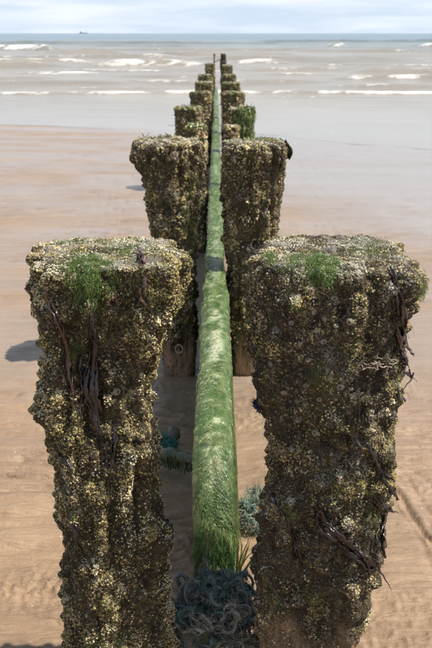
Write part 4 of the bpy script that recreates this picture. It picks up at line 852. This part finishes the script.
sprig('yellow-green grassy weed sprig leaning right above the rope heap', [[b0, at(240, 565, 2.22), at(246, 550, 2.2), at(250, 541, 2.2)], [b0, at(239, 560, 2.22), at(240, 545, 2.22), at(238, 530, 2.24)], [b0, at(242, 570, 2.2), at(250, 558, 2.2), at(256, 552, 2.2)]], 6)

# ------------------------------------------------------------------ stones and shell grit
def stone(label, c, s, seed):
    r = np.random.default_rng(seed); nu, nv = 20, 12; th = np.linspace(0, 2 * pi, nu, endpoint=False); ph = np.linspace(-pi / 2 + .02, pi / 2 - .02, nv)
    P = np.stack([np.cos(ph)[:, None] * np.cos(th), np.cos(ph)[:, None] * np.sin(th), np.sin(ph)[:, None] * np.ones(nu)], -1)
    P = P * (.75 + .5 * fbm(P * 1.4 + seed, 3, seed))[..., None] * np.array(s)
    o = link('stone', mesh_np('stone', P.reshape(-1, 3), gridF(nv, nu, True)), M_stone, loc=tuple(c)); o.rotation_euler = (0, 0, r.random() * 6); tag(o, label, 'stone', 'stones on the sand')
stone('rounded grey stone in the shade behind the near left post', (-.205, 3.75, sand_z(-.2, 3.75) + .05), (.034, .03, .036), 3)
def grit():
    r = np.random.default_rng(77); n = 2600
    y = 1.6 + 7 * r.random(n) ** 1.8; x = (r.random(n) * 2 - 1) * (.35 + y * .33)
    k = fbm(np.stack([x * 1.6, y * 1.6, 0 * x], -1), 3, 90); keep = (k > .50) | (r.random(n) < .15); keep &= ~((np.abs(x) < .55) & (np.abs(y - 2) < .22)); x, y = x[keep], y[keep]; n = len(x)
    z = np.array([sand_z(a, b) for a, b in zip(x, y)])
    s = .0012 + .0042 * r.random(n) ** 4
    B = np.array([[1, 0, 0], [-.5, .87, 0], [-.5, -.87, 0], [.1, .1, .7], [0, 0, -.5]]); Fb = np.array([[0, 1, 3], [1, 2, 3], [2, 0, 3], [1, 0, 4], [2, 1, 4], [0, 2, 4]])
    V = np.stack([x, y, z], 1)[:, None] + (B[None] * (.6 + .8 * r.random((n, 5, 1)))) * s[:, None, None]
    V = V + 0; c = np.array([(.62, .58, .50), (.5, .42, .32), (.12, .09, .07), (.30, .2, .14)])[r.choice(4, n, p=[.42, .25, .2, .13])]
    o = link('shell_grit', mesh_np('shell_grit', V.reshape(-1, 3), (Fb[None] + (np.arange(n) * 5)[:, None, None]).reshape(-1, 3), False, cols=np.repeat(c, 5, 0)), M_shell); tag(o, 'tiny pale and dark shell fragments scattered over the sand', 'shells', kind='stuff')
grit()

# ------------------------------------------------------------------ ship on the horizon
def ship():
    D = 3600.0; c = at(83.5, 33, D); x = c[0]; root = empty('cargo_ship', (x, D, WATER)); tag(root, 'tiny dark ship far away on the horizon at the left', 'ship')
    def prism(name, prof, hw, m, parent=root):
        prof = np.array(prof, float); n = len(prof); V = np.concatenate([np.stack([prof[:, 0], np.full(n, s * hw), prof[:, 1]], 1) for s in (-1, 1)])
        me = bpy.data.meshes.new(name); me.from_pydata(V.tolist(), [], [list(range(n)), list(range(2 * n - 1, n - 1, -1))] + [[i, i + n, (i + 1) % n + n, (i + 1) % n] for i in range(n)]); me.update()
        return link(name, me, m, parent)
    root.scale = (.72, .72, .72)
    prism('hull', [(-23, 3.2), (-21, -.5), (20, -.5), (24, 4.6), (18, 4.0), (12, 3.0), (-23, 3.0)], 4, M_hull)
    h = prism('deckhouse', [(-20, 2.9), (-20, 10), (-12, 10), (-11, 7), (-9, 7), (-9, 2.9)], 3, M_house)
    prism('bridge_window', [(-12.2, 8.2), (-12.2, 9.2), (-11.4, 9.2), (-11.4, 8.2)], 3.05, M_hull, h)
    prism('funnel', [(-18.5, 9.9), (-18.5, 13), (-16.5, 13), (-16, 9.9)], 1, M_hull)
    prism('mast', [(13.6, 3.0), (13.8, 12), (14.4, 12), (14.6, 3.0)], .4, M_hull)
    prism('cargo_hatch', [(-7, 2.95), (-7, 4.6), (10, 4.6), (10, 2.95)], 3, M_hull)
ship()
